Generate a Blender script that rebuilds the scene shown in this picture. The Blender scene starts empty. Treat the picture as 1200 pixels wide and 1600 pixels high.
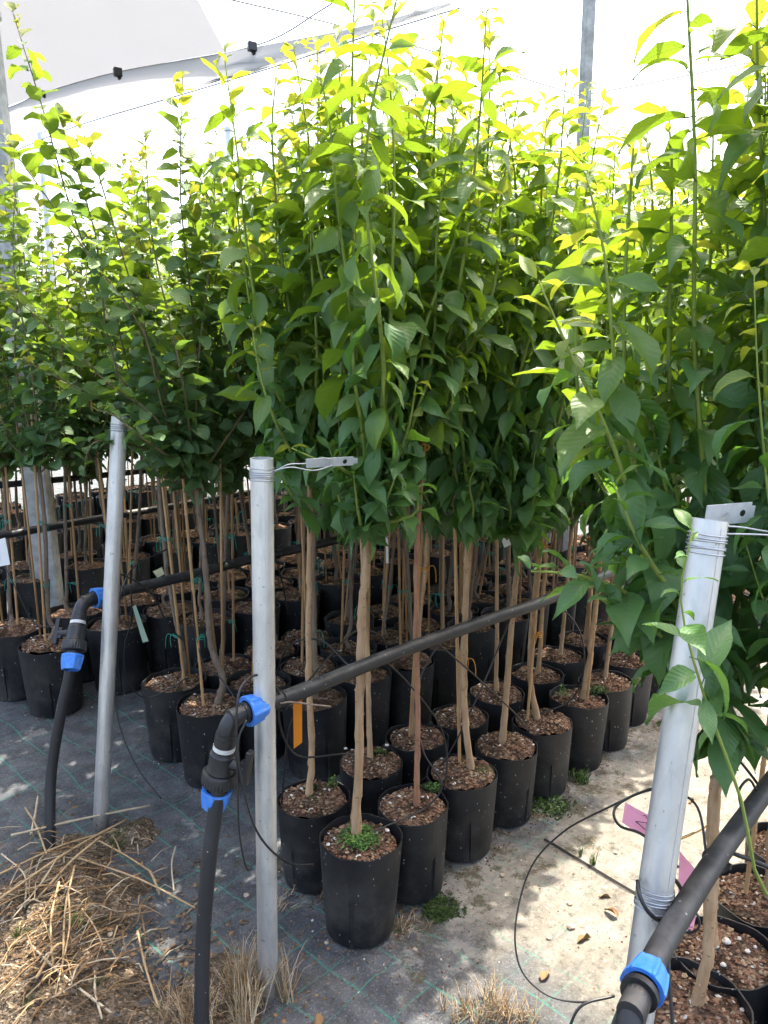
import bpy, bmesh, math, random
import numpy as np
from mathutils import Vector, Matrix, noise

R = math.radians
scene = bpy.context.scene
COL = scene.collection

# ------------------------------------------------------------------ camera
H, PITCH, FPX = 1.70, R(11.0), 1190.0
cam_d = bpy.data.cameras.new('camera'); cam = bpy.data.objects.new('camera', cam_d); COL.objects.link(cam)
cam.location = (0, 0, H); cam.rotation_euler = (math.pi/2 - PITCH, 0, 0)
cam_d.sensor_fit = 'VERTICAL'; cam_d.sensor_height = 36.0; cam_d.lens = 36.0*FPX/1600.0
cam_d.clip_start = 0.05; cam_d.clip_end = 500
scene.camera = cam

# ------------------------------------------------------------------ light
SUN_AZ, SUN_EL = R(36.0), R(65.0)          # clockwise from +Y, above the horizon
world = bpy.data.worlds.new('World'); scene.world = world; world.use_nodes = True
wn = world.node_tree.nodes; wl = world.node_tree.links
bg = wn['Background']; sky = wn.new('ShaderNodeTexSky'); sky.sky_type = 'NISHITA'
sky.sun_disc = False; sky.sun_elevation = SUN_EL; sky.sun_rotation = SUN_AZ
sky.air_density = 1.0; sky.dust_density = 6.0; sky.ozone_density = 0.6; sky.altitude = 0
wl.new(sky.outputs[0], bg.inputs[0]); bg.inputs[1].default_value = 0.15
sun_d = bpy.data.lights.new('sun', 'SUN'); sun = bpy.data.objects.new('sun', sun_d); COL.objects.link(sun)
sun_d.energy = 2.6; sun_d.angle = R(0.5); sun_d.color = (1.0, 0.95, 0.86)
sd = Vector((math.sin(SUN_AZ)*math.cos(SUN_EL), math.cos(SUN_AZ)*math.cos(SUN_EL), math.sin(SUN_EL)))
sun.rotation_euler = sd.to_track_quat('Z', 'Y').to_euler(); sun.location = sd*30
vs = scene.view_settings; vs.view_transform = 'Standard'; vs.look = 'None'; vs.gamma = 1.0; vs.exposure = 2.45
vs.use_white_balance = True; vs.white_balance_temperature = 6750; vs.white_balance_tint = 10.0
vs.use_curve_mapping = False
scene.cycles.use_denoising = True
scene.cycles.max_bounces = 6; scene.cycles.diffuse_bounces = 3; scene.cycles.transmission_bounces = 4
scene.cycles.use_adaptive_sampling = True; scene.cycles.adaptive_threshold = 0.02
scene.cycles.transparent_max_bounces = 12; scene.cycles.sample_clamp_indirect = 6.0
scene.cycles.caustics_reflective = False; scene.cycles.caustics_refractive = False

# ------------------------------------------------------------------ measuring helpers
CP, SP = math.cos(PITCH), math.sin(PITCH)
def ray(px, py):
    x = (px-600)/FPX; y = (py-800)/FPX
    return Vector((x, CP - y*SP, -(y*CP + SP)))
def P(px, py, F):                     # point at forward distance F
    r = ray(px, py); return Vector((0, 0, H)) + r*(F/r.y)
def G(px, py, z=0.0):                 # point at height z
    r = ray(px, py); return Vector((0, 0, H)) + r*((z-H)/r.z)
YAW = R(42.0)
U = Vector((math.sin(YAW), math.cos(YAW), 0)); V = Vector((-math.cos(YAW), math.sin(YAW), 0))
ORG = Vector((-0.09, 2.09, 0))
def UV(u, v, z=0.0):
    p = ORG + U*u + V*v; p.z = z; return p

# ------------------------------------------------------------------ object helpers
def tag(o, label=None, cat=None, group=None, kind=None):
    if label: o['label'] = label
    if cat: o['category'] = cat
    if group: o['group'] = group
    if kind: o['kind'] = kind
    return o
def empty(name, loc=(0, 0, 0), rz=0.0):
    o = bpy.data.objects.new(name, None); COL.objects.link(o)
    o.location = loc; o.rotation_euler = (0, 0, rz); o.empty_display_size = .05
    return o
def link(name, me, parent=None):
    o = bpy.data.objects.new(name, me); COL.objects.link(o)
    if parent is not None: o.parent = parent
    return o
class MB:
    def __init__(s): s.v = []; s.f = []; s.uv = None; s.mi = []
    def add(s, v, f, mi=0):
        b = len(s.v); s.v += [tuple(p) for p in v]; s.f += [tuple(i+b for i in q) for q in f]; s.mi += [mi]*len(f); return s
    def tube(s, pts, rad, n=8, cap=True, mi=0):
        pts = [Vector(p) for p in pts]; m = len(pts)
        if not hasattr(rad, '__len__'): rad = [rad]*m
        v = []; up = Vector((0, 0, 1)); prev = None
        for i, p in enumerate(pts):
            t = (pts[min(i+1, m-1)] - pts[max(i-1, 0)]); t = t.normalized() if t.length > 1e-9 else Vector((0, 0, 1))
            if prev is None:
                a = t.cross(up); a = a if a.length > .05 else t.cross(Vector((1, 0, 0)))
            else:
                a = prev - t*prev.dot(t)
                if a.length < 1e-6: a = t.cross(up)
            a.normalize(); prev = a; b = t.cross(a)
            for k in range(n):
                w = 2*math.pi*k/n; v.append(p + (a*math.cos(w) + b*math.sin(w))*rad[i])
        f = [(i*n+k, i*n+(k+1) % n, (i+1)*n+(k+1) % n, (i+1)*n+k) for i in range(m-1) for k in range(n)]
        if cap: f += [tuple(range(n-1, -1, -1)), tuple(range((m-1)*n, m*n))]
        return s.add(v, f, mi)
    def revolve(s, prof, origin, axis, n=24, rib=None, mi=0, cap=True):     # prof: (distance along axis, radius)
        o = Vector(origin); ax = Vector(axis).normalized()
        a = ax.cross(Vector((0, 0, 1))); a = a if a.length > .05 else ax.cross(Vector((1, 0, 0))); a.normalize(); b = ax.cross(a)
        v = []
        for i, (d, r) in enumerate(prof):
            for k in range(n):
                w = 2*math.pi*k/n; rr = r*(rib(i, k) if rib else 1)
                v.append(o + ax*d + (a*math.cos(w)+b*math.sin(w))*rr)
        m = len(prof)
        f = [(i*n+k, i*n+(k+1) % n, (i+1)*n+(k+1) % n, (i+1)*n+k) for i in range(m-1) for k in range(n)]
        if cap: f += [tuple(range(n-1, -1, -1)), tuple(range((m-1)*n, m*n))]
        return s.add(v, f, mi)
    def box(s, c, ax, mi=0):            # centre, three half-axis vectors
        c = Vector(c); X, Y, Z = [Vector(a) for a in ax]
        v = [c+X*i+Y*j+Z*k for i in (-1, 1) for j in (-1, 1) for k in (-1, 1)]
        f = [(0, 1, 3, 2), (4, 6, 7, 5), (0, 4, 5, 1), (2, 3, 7, 6), (0, 2, 6, 4), (1, 5, 7, 3)]
        return s.add(v, f, mi)
    def mesh(s, name, mats, smooth=True):
        me = bpy.data.meshes.new(name); me.from_pydata(s.v, [], s.f)
        for m in (mats if isinstance(mats, (list, tuple)) else [mats]): me.materials.append(m)
        if any(s.mi): me.polygons.foreach_set('material_index', s.mi)
        if smooth:
            me.polygons.foreach_set('use_smooth', [True]*len(s.f))
        me.update(); return me
    def obj(s, name, mats, parent=None, smooth=True, sharp=True):
        me = s.mesh(name, mats, smooth)
        if smooth and sharp:
            try: me.set_sharp_from_angle(angle=R(40))
            except Exception: pass
        return link(name, me, parent)
def spline(pts, n=8):                  # Catmull-Rom through points
    p = [Vector(q) for q in pts]; p = [p[0]*2-p[1]] + p + [p[-1]*2-p[-2]]; out = []
    for i in range(1, len(p)-2):
        for k in range(n):
            t = k/n; a, b, c, d = p[i-1], p[i], p[i+1], p[i+2]
            out.append(.5*((2*b)+(c-a)*t+(2*a-5*b+4*c-d)*t*t+(3*b-a-3*c+d)*t*t*t))
    out.append(p[-2]); return out

# ------------------------------------------------------------------ materials
class NT:
    def __init__(s, name):
        s.m = bpy.data.materials.new(name); s.m.use_nodes = True; s.t = s.m.node_tree; s.t.nodes.clear()
        s.out = s.n('ShaderNodeOutputMaterial')
    def n(s, typ, **kw):
        nd = s.t.nodes.new(typ)
        for k, v in kw.items(): setattr(nd, k, v)
        return nd
    def l(s, a, b): s.t.links.new(a, b)
    def setin(s, sock, v):
        if isinstance(v, bpy.types.NodeSocket): s.l(v, sock)
        elif isinstance(v, tuple) and len(v) == 3 and sock.type == 'RGBA': sock.default_value = (*v, 1)
        else: sock.default_value = v
    def math(s, op, a, b=0.0, c=None, clamp=False):
        nd = s.n('ShaderNodeMath', operation=op, use_clamp=clamp); s.setin(nd.inputs[0], a); s.setin(nd.inputs[1], b)
        if c is not None: s.setin(nd.inputs[2], c)
        return nd.outputs[0]
    def mix(s, fac, a, b, blend='MIX'):
        nd = s.n('ShaderNodeMix', data_type='RGBA', blend_type=blend)
        s.setin(nd.inputs[0], fac); s.setin(nd.inputs[6], a); s.setin(nd.inputs[7], b); return nd.outputs[2]
    def ramp(s, fac, stops, interp='LINEAR'):
        nd = s.n('ShaderNodeValToRGB'); cr = nd.color_ramp; cr.interpolation = interp
        while len(cr.elements) < len(stops): cr.elements.new(.5)
        for e, (p, c) in zip(cr.elements, stops):
            e.position = p; e.color = (*c, 1) if isinstance(c, tuple) else (c, c, c, 1)
        s.setin(nd.inputs[0], fac); return nd.outputs[0]
    def smooth(s, x, lo, hi):
        nd = s.n('ShaderNodeMapRange', interpolation_type='SMOOTHSTEP'); s.setin(nd.inputs[0], x)
        nd.inputs[1].default_value = lo; nd.inputs[2].default_value = hi; return nd.outputs[0]
    def noise(s, scale, detail=4, rough=.55, vec=None, dist=0.0):
        nd = s.n('ShaderNodeTexNoise'); nd.inputs['Scale'].default_value = scale; nd.inputs['Detail'].default_value = detail
        nd.inputs['Roughness'].default_value = rough; nd.inputs['Distortion'].default_value = dist
        if vec is not None: s.l(vec, nd.inputs['Vector'])
        return nd.outputs[0]
    def vor(s, scale, vec=None, feature='F1', out=0):
        nd = s.n('ShaderNodeTexVoronoi', feature=feature); nd.inputs['Scale'].default_value = scale
        if vec is not None: s.l(vec, nd.inputs['Vector'])
        return nd.outputs[out]
    def coord(s, which='Object'): return s.n('ShaderNodeTexCoord').outputs[which]
    def scaled(s, vec, sc, rot=(0, 0, 0)):
        nd = s.n('ShaderNodeMapping'); s.l(vec, nd.inputs[0]); nd.inputs['Scale'].default_value = sc; nd.inputs['Rotation'].default_value = rot
        return nd.outputs[0]
    def bump(s, h, strength=.4, dist=.01):
        nd = s.n('ShaderNodeBump'); nd.inputs['Strength'].default_value = strength; nd.inputs['Distance'].default_value = dist
        s.setin(nd.inputs['Height'], h); return nd.outputs[0]
    def pbsdf(s, col, rough=.6, metal=0.0, spec=.5, normal=None):
        b = s.n('ShaderNodeBsdfPrincipled'); s.setin(b.inputs['Base Color'], col); s.setin(b.inputs['Roughness'], rough)
        s.setin(b.inputs['Metallic'], metal); s.setin(b.inputs['Specular IOR Level'], spec)
        if normal is not None: s.l(normal, b.inputs['Normal'])
        return b.outputs[0]
    def done(s, sh): s.l(sh, s.out.inputs[0]); return s.m
    def objrand(s): return s.n('ShaderNodeObjectInfo').outputs['Random']

def leaf_mat(name, base, base2, trans, tfac, vein, rough=.27, vb=.15):
    m = NT(name)
    uv = m.n('ShaderNodeUVMap').outputs[0]; sep = m.n('ShaderNodeSeparateXYZ'); m.l(uv, sep.inputs[0])
    d = m.math('ABSOLUTE', m.math('SUBTRACT', sep.outputs[0], .5))
    rnd = m.math('FRACT', m.math('ADD', m.math('MULTIPLY', m.objrand(), 7.31), m.n('ShaderNodeNewGeometry').outputs['Random Per Island']))
    rib = m.math('SUBTRACT', 1.0, m.smooth(d, .006, .03))
    sv = m.math('SINE', m.math('MULTIPLY', m.math('SUBTRACT', sep.outputs[1], m.math('MULTIPLY', d, .55)), 58.0))
    side = m.smooth(sv, .80, .99)
    veins = m.math('MAXIMUM', rib, m.math('MULTIPLY', side, .36))
    oc = m.coord('Object')
    blot = m.noise(3.0, 3, .6, oc)
    col = m.mix(rnd, base, base2)
    col = m.mix(m.math('MULTIPLY', m.smooth(blot, .35, .7), .3), col, base2)
    col = m.mix(m.math('MULTIPLY', veins, .5), col, vein)
    spot = m.math('MULTIPLY', m.smooth(m.noise(7.5, 3, .7, oc), .655, .70), m.smooth(rnd, .35, .6))
    col = m.mix(m.math('MULTIPLY', spot, .7), col, (.17, .12, .04))
    geo = m.n('ShaderNodeNewGeometry')
    colb = m.mix(.35, col, (.13, .24, .09))
    colf = m.mix(geo.outputs['Backfacing'], col, colb)
    rg = m.math('ADD', rough, m.math('MULTIPLY', geo.outputs['Backfacing'], .22))
    nrm = m.bump(m.math('ADD', m.math('MULTIPLY', sv, -.25), m.math('MULTIPLY', rib, -1.0)), vb, .012)
    p = m.pbsdf(colf, rg, 0, .5, nrm)
    tr = m.n('ShaderNodeBsdfTranslucent'); tc = m.mix(m.math('MULTIPLY', veins, .45), m.mix(m.math('MULTIPLY', rnd, .5), trans, base2), base)
    m.l(tc, tr.inputs[0])
    mx = m.n('ShaderNodeMixShader'); mx.inputs[0].default_value = tfac; m.l(p, mx.inputs[1]); m.l(tr.outputs[0], mx.inputs[2])
    return m.done(mx.outputs[0])
LM = {0: [leaf_mat('leaf_broad_mature', (.042, .122, .034), (.064, .152, .038), (.17, .36, .02), .36, (.09, .18, .05)),
          leaf_mat('leaf_broad_mid', (.058, .140, .018), (.100, .170, .020), (.27, .42, .018), .42, (.13, .22, .06)),
          leaf_mat('leaf_broad_young', (.13, .20, .022), (.20, .23, .026), (.39, .44, .030), .46, (.23, .30, .07), .40)],
      1: [leaf_mat('leaf_round_mature', (.052, .118, .046), (.078, .144, .054), (.20, .36, .03), .34, (.11, .17, .08), .30, .25),
          leaf_mat('leaf_round_mid', (.066, .136, .028), (.100, .160, .032), (.27, .41, .022), .42, (.14, .21, .08), .32, .25),
          leaf_mat('leaf_round_young', (.12, .18, .03), (.19, .19, .03), (.37, .40, .035), .44, (.24, .28, .08), .42, .25)]}

def bark_mat(name, a, b, c, sc=1.0):
    m = NT(name); oc = m.coord('Object'); st = m.scaled(oc, (22*sc, 22*sc, 4*sc))
    n1 = m.noise(3.0, 6, .65, st); n2 = m.noise(26*sc, 4, .6, oc)
    col = m.mix(m.smooth(n1, .32, .68), a, b); col = m.mix(m.smooth(n2, .58, .75), col, c)
    col = m.mix(m.math('MULTIPLY', m.objrand(), .35), col, c)
    lent = m.smooth(m.vor(60*sc, m.scaled(oc, (1, 1, .45))), .10, .03)
    col = m.mix(m.math('MULTIPLY', lent, .6), col, (.42, .33, .22))
    scar = m.smooth(m.vor(30*sc, m.scaled(oc, (1, 1, 2.2))), .16, .07); col = m.mix(m.math('MULTIPLY', scar, .75), col, tuple(x*.45 for x in c))
    big = m.noise(7*sc, 4, .6, oc); col = m.mix(m.math('MULTIPLY', m.smooth(big, .50, .66), .28), col, tuple(x*.8 for x in c))
    return m.done(m.pbsdf(col, .85, 0, .25, m.bump(m.math('ADD', n1, m.math('MULTIPLY', n2, .5)), .7, .004)))
BARK_TAN = bark_mat('bark_tan', (.37, .225, .12), (.50, .34, .20), (.24, .14, .08))
BARK_GREY = bark_mat('bark_grey', (.17, .125, .09), (.25, .19, .14), (.10, .075, .055))
BARK_RED = bark_mat('bark_red', (.28, .13, .075), (.36, .19, .11), (.19, .09, .06))
STEM_GREEN = bark_mat('stem_green', (.17, .24, .045), (.24, .30, .06), (.20, .20, .06))
STEM_BROWN = bark_mat('stem_brown', (.15, .12, .065), (.20, .17, .08), (.11, .085, .05))
def mat_bamboo():
    m = NT('bamboo'); oc = m.coord('Object'); n = m.noise(2, 5, .6, m.scaled(oc, (60, 60, 5)))
    col = m.mix(m.smooth(n, .3, .7), (.36, .20, .085), (.48, .30, .14)); col = m.mix(m.math('MULTIPLY', m.objrand(), .6), col, (.30, .16, .075))
    return m.done(m.pbsdf(col, .55, 0, .4, m.bump(n, .3, .002)))
BAMBOO = mat_bamboo()
def mat_pot():
    m = NT('black_pot_plastic'); oc = m.coord('Object'); sep = m.n('ShaderNodeSeparateXYZ'); m.l(oc, sep.inputs[0])
    oi = m.n('ShaderNodeObjectInfo'); ov = m.n('ShaderNodeVectorMath', operation='ADD'); m.l(oc, ov.inputs[0]); m.l(oi.outputs['Location'], ov.inputs[1])
    v = ov.outputs[0]
    col = m.mix(m.smooth(m.noise(6, 4, .6, v), .35, .75), (.0055, .006, .0075), (.0115, .0125, .0145))
    dust = m.math('MULTIPLY', m.smooth(m.noise(4.5, 7, .75, v), .42, .70), m.math('SUBTRACT', 1.25, m.math('MULTIPLY', sep.outputs[2], 3.2), clamp=True))
    col = m.mix(m.math('MULTIPLY', dust, .33), col, (.14, .125, .105))
    vn = m.n('ShaderNodeTexVoronoi'); vn.inputs['Scale'].default_value = 70; m.l(m.scaled(v, (1.3, 1.0, .62), (.3, .2, .5)), vn.inputs['Vector'])
    cs = m.n('ShaderNodeSeparateColor'); m.l(vn.outputs['Color'], cs.inputs[0])
    spk = m.math('MULTIPLY', m.smooth(m.math('DIVIDE', vn.outputs['Distance'], m.math('ADD', .03, m.math('MULTIPLY', cs.outputs[1], .17))), 1.1, .6), m.smooth(cs.outputs[0], .48, .55))
    col = m.mix(m.math('MULTIPLY', spk, .7), col, (.40, .39, .36))
    rg = m.math('ADD', .42, m.math('MULTIPLY', m.noise(9, 3, .6, v), .25))
    return m.done(m.pbsdf(col, rg, 0, .45, m.bump(m.noise(9, 4, .6, v), .30, .006)))
POT = mat_pot()
def mat_soil(name, dark, mid, light):
    m = NT(name); oc = m.coord('Object'); oi = m.n('ShaderNodeObjectInfo')
    ov = m.n('ShaderNodeVectorMath', operation='ADD'); m.l(oc, ov.inputs[0]); m.l(oi.outputs['Location'], ov.inputs[1]); v = ov.outputs[0]
    vn = m.n('ShaderNodeTexVoronoi'); vn.inputs['Scale'].default_value = 95; m.l(m.scaled(v, (1, 1.5, 1)), vn.inputs['Vector'])
    cs = m.n('ShaderNodeSeparateColor'); m.l(vn.outputs['Color'], cs.inputs[0])
    col = m.ramp(cs.outputs[0], [(0, dark), (.45, mid), (.8, light), (1, (.36, .29, .21))])
    n = m.noise(11, 5, .65, v)
    col = m.mix(m.smooth(n, .42, .66), col, dark)
    mo = m.math('MULTIPLY', m.smooth(m.noise(7, 3, .6, v), .60, .72), .75)
    col = m.mix(mo, col, (.045, .065, .022))
    return m.done(m.pbsdf(col, .95, 0, .15, m.bump(m.math('ADD', vn.outputs['Distance'], n), .9, .012)))
SOIL = mat_soil('bark_chip_soil', (.055, .034, .022), (.17, .095, .058), (.26, .155, .095))
def mat_flat(name, col, rough=.6, metal=0.0, spec=.5, var=.15, sc=30, bump=.15):
    m = NT(name); oc = m.coord('Object'); n = m.noise(sc, 5, .6, oc)
    c2 = tuple(x*(1-var*1.6) for x in col)
    c = m.mix(m.smooth(n, .3, .7), col, c2)
    return m.done(m.pbsdf(c, m.math('ADD', rough-.06, m.math('MULTIPLY', n, .14)), metal, spec, m.bump(n, bump, .003)))
CHIPS = [mat_flat('chip_red', (.24, .125, .075), .9, spec=.2), mat_flat('chip_tan', (.36, .25, .15), .9, spec=.2),
         mat_flat('chip_dark', (.10, .055, .035), .9, spec=.2), mat_flat('pebble_white', (.62, .58, .52), .85, spec=.2)]
def mat_galv():
    m = NT('galvanised_steel'); oc = m.coord('Object')
    vn = m.n('ShaderNodeTexVoronoi'); vn.inputs['Scale'].default_value = 70; m.l(m.scaled(oc, (1, 1, .5)), vn.inputs['Vector'])
    cs = m.n('ShaderNodeSeparateColor'); m.l(vn.outputs['Color'], cs.inputs[0])
    n = m.noise(5, 5, .65, m.scaled(oc, (3, 3, .8)))
    col = m.mix(m.math('MULTIPLY', cs.outputs[0], .35), (.60, .61, .62), (.45, .46, .48))
    col = m.mix(m.smooth(n, .40, .68), col, (.74, .74, .72))
    st = m.smooth(m.noise(3, 5, .7, m.scaled(oc, (14, 14, 1.2))), .60, .74)
    col = m.mix(m.math('MULTIPLY', st, .5), col, (.36, .33, .29))
    rust = m.smooth(m.noise(14, 4, .6, oc), .68, .76)
    col = m.mix(m.math('MULTIPLY', rust, .35), col, (.23, .15, .10))
    sz = m.n('ShaderNodeSeparateXYZ'); m.l(oc, sz.inputs[0]); mud = m.math('MULTIPLY', m.smooth(m.math('ADD', sz.outputs[2], m.math('MULTIPLY', m.noise(30, 4, .7, oc), .14)), .16, .06), .75)
    col = m.mix(mud, col, (.20, .165, .125))
    dots = m.smooth(m.noise(85, 2, .5, oc), .69, .73); col = m.mix(m.math('MULTIPLY', dots, .55), col, (.20, .19, .18))
    return m.done(m.pbsdf(col, m.math('ADD', .30, m.math('MULTIPLY', n, .3)), .8, .5, m.bump(n, .2, .003)))
GALV = mat_galv()
WIRE = mat_flat('galvanised_wire', (.42, .43, .44), .45, .7)
BLACKP = mat_flat('black_pipe_plastic', (.017, .017, .019), .42, var=.3, sc=60, bump=.08)
def mat_dustypipe():
    m = NT('dusty_black_pipe'); oc = m.coord('Object')
    geo = m.n('ShaderNodeNewGeometry'); sn = m.n('ShaderNodeSeparateXYZ'); m.l(geo.outputs['Normal'], sn.inputs[0])
    n = m.noise(14, 5, .65, oc)
    dust = m.math('MULTIPLY', m.smooth(sn.outputs[2], .1, .95), m.smooth(n, .3, .7))
    col = m.mix(m.math('MULTIPLY', dust, .55), (.018, .018, .02), (.13, .125, .115))
    vn = m.n('ShaderNodeTexVoronoi'); vn.inputs['Scale'].default_value = 75; m.l(oc, vn.inputs['Vector'])
    cs = m.n('ShaderNodeSeparateColor'); m.l(vn.outputs['Color'], cs.inputs[0])
    spk = m.math('MULTIPLY', m.smooth(vn.outputs['Distance'], .2, .1), m.smooth(cs.outputs[0], .80, .88))
    col = m.mix(m.math('MULTIPLY', spk, .7), col, (.40, .38, .34))
    return m.done(m.pbsdf(col, m.math('ADD', .38, m.math('MULTIPLY', n, .25)), 0, .45, m.bump(n, .08, .003)))
PIPE = mat_dustypipe()
def mat_blue():
    m = NT('blue_plastic'); oc = m.coord('Object'); n = m.noise(45, 5, .65, oc); n2 = m.noise(160, 3, .6, oc)
    col = m.mix(m.smooth(n, .40, .72), (.028, .19, .66), (.10, .25, .55)); col = m.mix(m.math('MULTIPLY', m.smooth(n2, .62, .72), .6), col, (.35, .36, .36))
    return m.done(m.pbsdf(col, m.math('ADD', .36, m.math('MULTIPLY', n, .25)), 0, .45, m.bump(n2, .1, .002)))
BLUE = mat_blue()
WHITE = mat_flat('white_plastic', (.62, .62, .58), .5)
GREEN_TIE = mat_flat('green_tie', (.02, .30, .22), .5); ORANGE_TIE = mat_flat('orange_tie', (.75, .33, .03), .5)
TAGM = {'orange': mat_flat('orange_tag', (.85, .36, .03), .5, var=.06), 'pink': mat_flat('pink_tag', (.95, .50, .62), .55, var=.06),
        'green': mat_flat('green_tag', (.25, .58, .42), .55, var=.06), 'pale': mat_flat('pale_tag', (.55, .68, .58), .55, var=.06),
        'yellow': mat_flat('yellow_tag', (.55, .52, .30), .6, var=.1), 'white': mat_flat('white_tag', (.75, .76, .76), .5, var=.05)}
for k_, c_ in (('pink', (.98, .5, .62)), ('orange', (.9, .38, .03)), ('green', (.2, .6, .4)), ('pale', (.5, .7, .55))):
    nt_ = TAGM[k_].node_tree; so_ = nt_.nodes['Material Output'].inputs[0]; fs_ = so_.links[0].from_socket
    tr_ = nt_.nodes.new('ShaderNodeBsdfTranslucent'); tr_.inputs[0].default_value = (*c_, 1); mx_ = nt_.nodes.new('ShaderNodeMixShader'); mx_.inputs[0].default_value = .5
    nt_.links.new(fs_, mx_.inputs[1]); nt_.links.new(tr_.outputs[0], mx_.inputs[2]); nt_.links.new(mx_.outputs[0], so_)
INK = mat_flat('ink', (.03, .03, .05), .6)
CONC = mat_flat('concrete', (.46, .46, .45), .9, spec=.2, sc=14, var=.25, bump=.4)
STRAW = [mat_flat('straw_gold', (.40, .28, .15), .75, spec=.25), mat_flat('straw_pale', (.46, .38, .26), .75, spec=.25),
         mat_flat('straw_brown', (.24, .145, .07), .8, spec=.2), mat_flat('dead_leaf_grey', (.115, .088, .06), .9, spec=.15)]
WEED = mat_flat('weed_green', (.06, .15, .025), .5, var=.3); WEED2 = mat_flat('weed_light', (.16, .26, .05), .5, var=.3)
MOSS = mat_flat('moss', (.035, .06, .018), .95, spec=.1, var=.4)
STONE = mat_flat('stone', (.42, .35, .26), .9, spec=.2, sc=40, var=.3, bump=.5)
DIRT = mat_soil('dirt_mound_soil', (.06, .045, .03), (.13, .095, .062), (.20, .155, .105))

def mat_ground():
    m = NT('weed_mat_ground'); oc = m.coord('Object')
    rot = m.n('ShaderNodeVectorRotate', rotation_type='Z_AXIS'); m.l(oc, rot.inputs['Vector']); rot.inputs['Center'].default_value = (ORG.x, ORG.y, 0)
    rot.inputs['Angle'].default_value = -(math.pi/2 - YAW)
    wob = m.n('ShaderNodeTexNoise'); wob.inputs['Scale'].default_value = 2.2; wob.inputs['Detail'].default_value = 2; m.l(oc, wob.inputs['Vector'])
    wv = m.n('ShaderNodeVectorMath', operation='MULTIPLY_ADD'); m.l(wob.outputs['Color'], wv.inputs[0]); wv.inputs[1].default_value = (.10, .10, 0); m.l(rot.outputs[0], wv.inputs[2])
    s = m.n('ShaderNodeSeparateXYZ'); m.l(wv.outputs[0], s.inputs[0])
    raw = m.n('ShaderNodeSeparateXYZ'); m.l(rot.outputs[0], raw.inputs[0])
    u = m.math('SUBTRACT', raw.outputs[0], ORG.x); v = m.math('SUBTRACT', raw.outputs[1], ORG.y)
    def lines(x, sp, w):
        t = m.math('ABSOLUTE', m.math('SUBTRACT', m.math('FRACT', m.math('DIVIDE', x, sp)), .5))
        return m.smooth(t, w/sp*1.5, w/sp*.5)
    ln = m.math('MAXIMUM', lines(s.outputs[0], .148, .0030), m.math('MULTIPLY', lines(s.outputs[1], .133, .0024), .8))
    wx = m.math('SINE', m.math('MULTIPLY', s.outputs[0], 1500)); wy = m.math('SINE', m.math('MULTIPLY', s.outputs[1], 1500))
    weave = m.math('MULTIPLY', wx, wy)
    n1 = m.noise(2.6, 11, .74, oc); n2 = m.noise(9, 6, .65, oc); n3 = m.noise(42, 4, .6, oc)
    cloth = m.mix(m.smooth(n2, .35, .68), (.050, .055, .061), (.105, .112, .120))
    cloth = m.mix(m.math('MULTIPLY', m.math('MULTIPLY', ln, m.smooth(m.noise(5, 4, .6, oc), .34, .54)), .85), cloth, (.04, .21, .155))
    # limescale / dried mud film, heavier where water runs by the pots
    dv = m.math('SUBTRACT', m.math('MULTIPLY', m.smooth(m.math('ABSOLUTE', m.math('SUBTRACT', v, .1)), .62, .20), m.smooth(u, -.16, .04)), m.math('MULTIPLY', m.smooth(u, -.06, -.20), .55))
    lime = m.smooth(m.math('ADD', n1, m.math('MULTIPLY', dv, .12)), .565, .615)
    cloth = m.mix(m.math('MULTIPLY', lime, .72), cloth, m.mix(n3, (.20, .195, .18), (.33, .32, .29)))
    # pale sandy film on the aisle beside the middle bed
    nn = m.math('MULTIPLY', m.math('SUBTRACT', m.noise(3.4, 6, .62, oc), .5), .95)
    ae = m.math('ADD', v, nn)
    aisle = m.math('MULTIPLY', m.smooth(ae, -1.25, -.95), m.smooth(ae, -.05, -.32))
    aisle = m.math('MULTIPLY', aisle, m.smooth(m.math('ADD', u, m.math('MULTIPLY', nn, .7)), -.02, .40))
    sand = m.mix(m.smooth(n2, .3, .7), (.215, .195, .155), (.32, .295, .245)); sand = m.mix(m.smooth(n3, .55, .72), sand, (.30, .25, .18))
    sand = m.mix(m.math('MULTIPLY', m.smooth(m.noise(5.5, 8, .75, oc), .50, .70), .8), sand, (.17, .155, .12))
    strk = m.noise(3.0, 7, .72, m.scaled(rot.outputs[0], (1.2, 4.5, 1)))
    sand = m.mix(m.math('MULTIPLY', m.smooth(strk, .50, .64), .7), sand, (.135, .128, .115))
    blots = m.noise(17, 6, .75, oc); sand = m.mix(m.math('MULTIPLY', m.smooth(blots, .58, .66), .65), sand, (.13, .105, .075))
    sand = m.mix(m.math('MULTIPLY', m.smooth(n3, .60, .66), .5), sand, (.48, .45, .39))
    sand = m.mix(m.math('MULTIPLY', m.math('MULTIPLY', ln, .5), m.smooth(n2, .4, .55)), sand, (.10, .22, .16))
    col = m.mix(m.math('MULTIPLY', aisle, m.math('ADD', .70, m.math('MULTIPLY', n1, .3))), cloth, sand)
    cst = m.math('MULTIPLY', m.smooth(m.noise(4.2, 8, .75, m.scaled(rot.outputs[0], (1, 2.2, 1))), .52, .68), .55)
    col = m.mix(cst, col, (.105, .088, .064))
    # soil and moss creeping round the pots
    ms = m.math('MULTIPLY', m.smooth(m.math('ADD', m.noise(7.5, 9, .78, oc), m.math('MULTIPLY', dv, .10)), .585, .65), .88)
    col = m.mix(ms, col, m.mix(m.smooth(n3, .4, .6), (.050, .055, .025), (.10, .075, .045)))
    spec = m.vor(85, oc); sp = m.math('MULTIPLY', m.smooth(spec, .22, .10), m.smooth(n2, .48, .6))
    col = m.mix(m.math('MULTIPLY', sp, .6), col, (.36, .31, .24))
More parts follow.
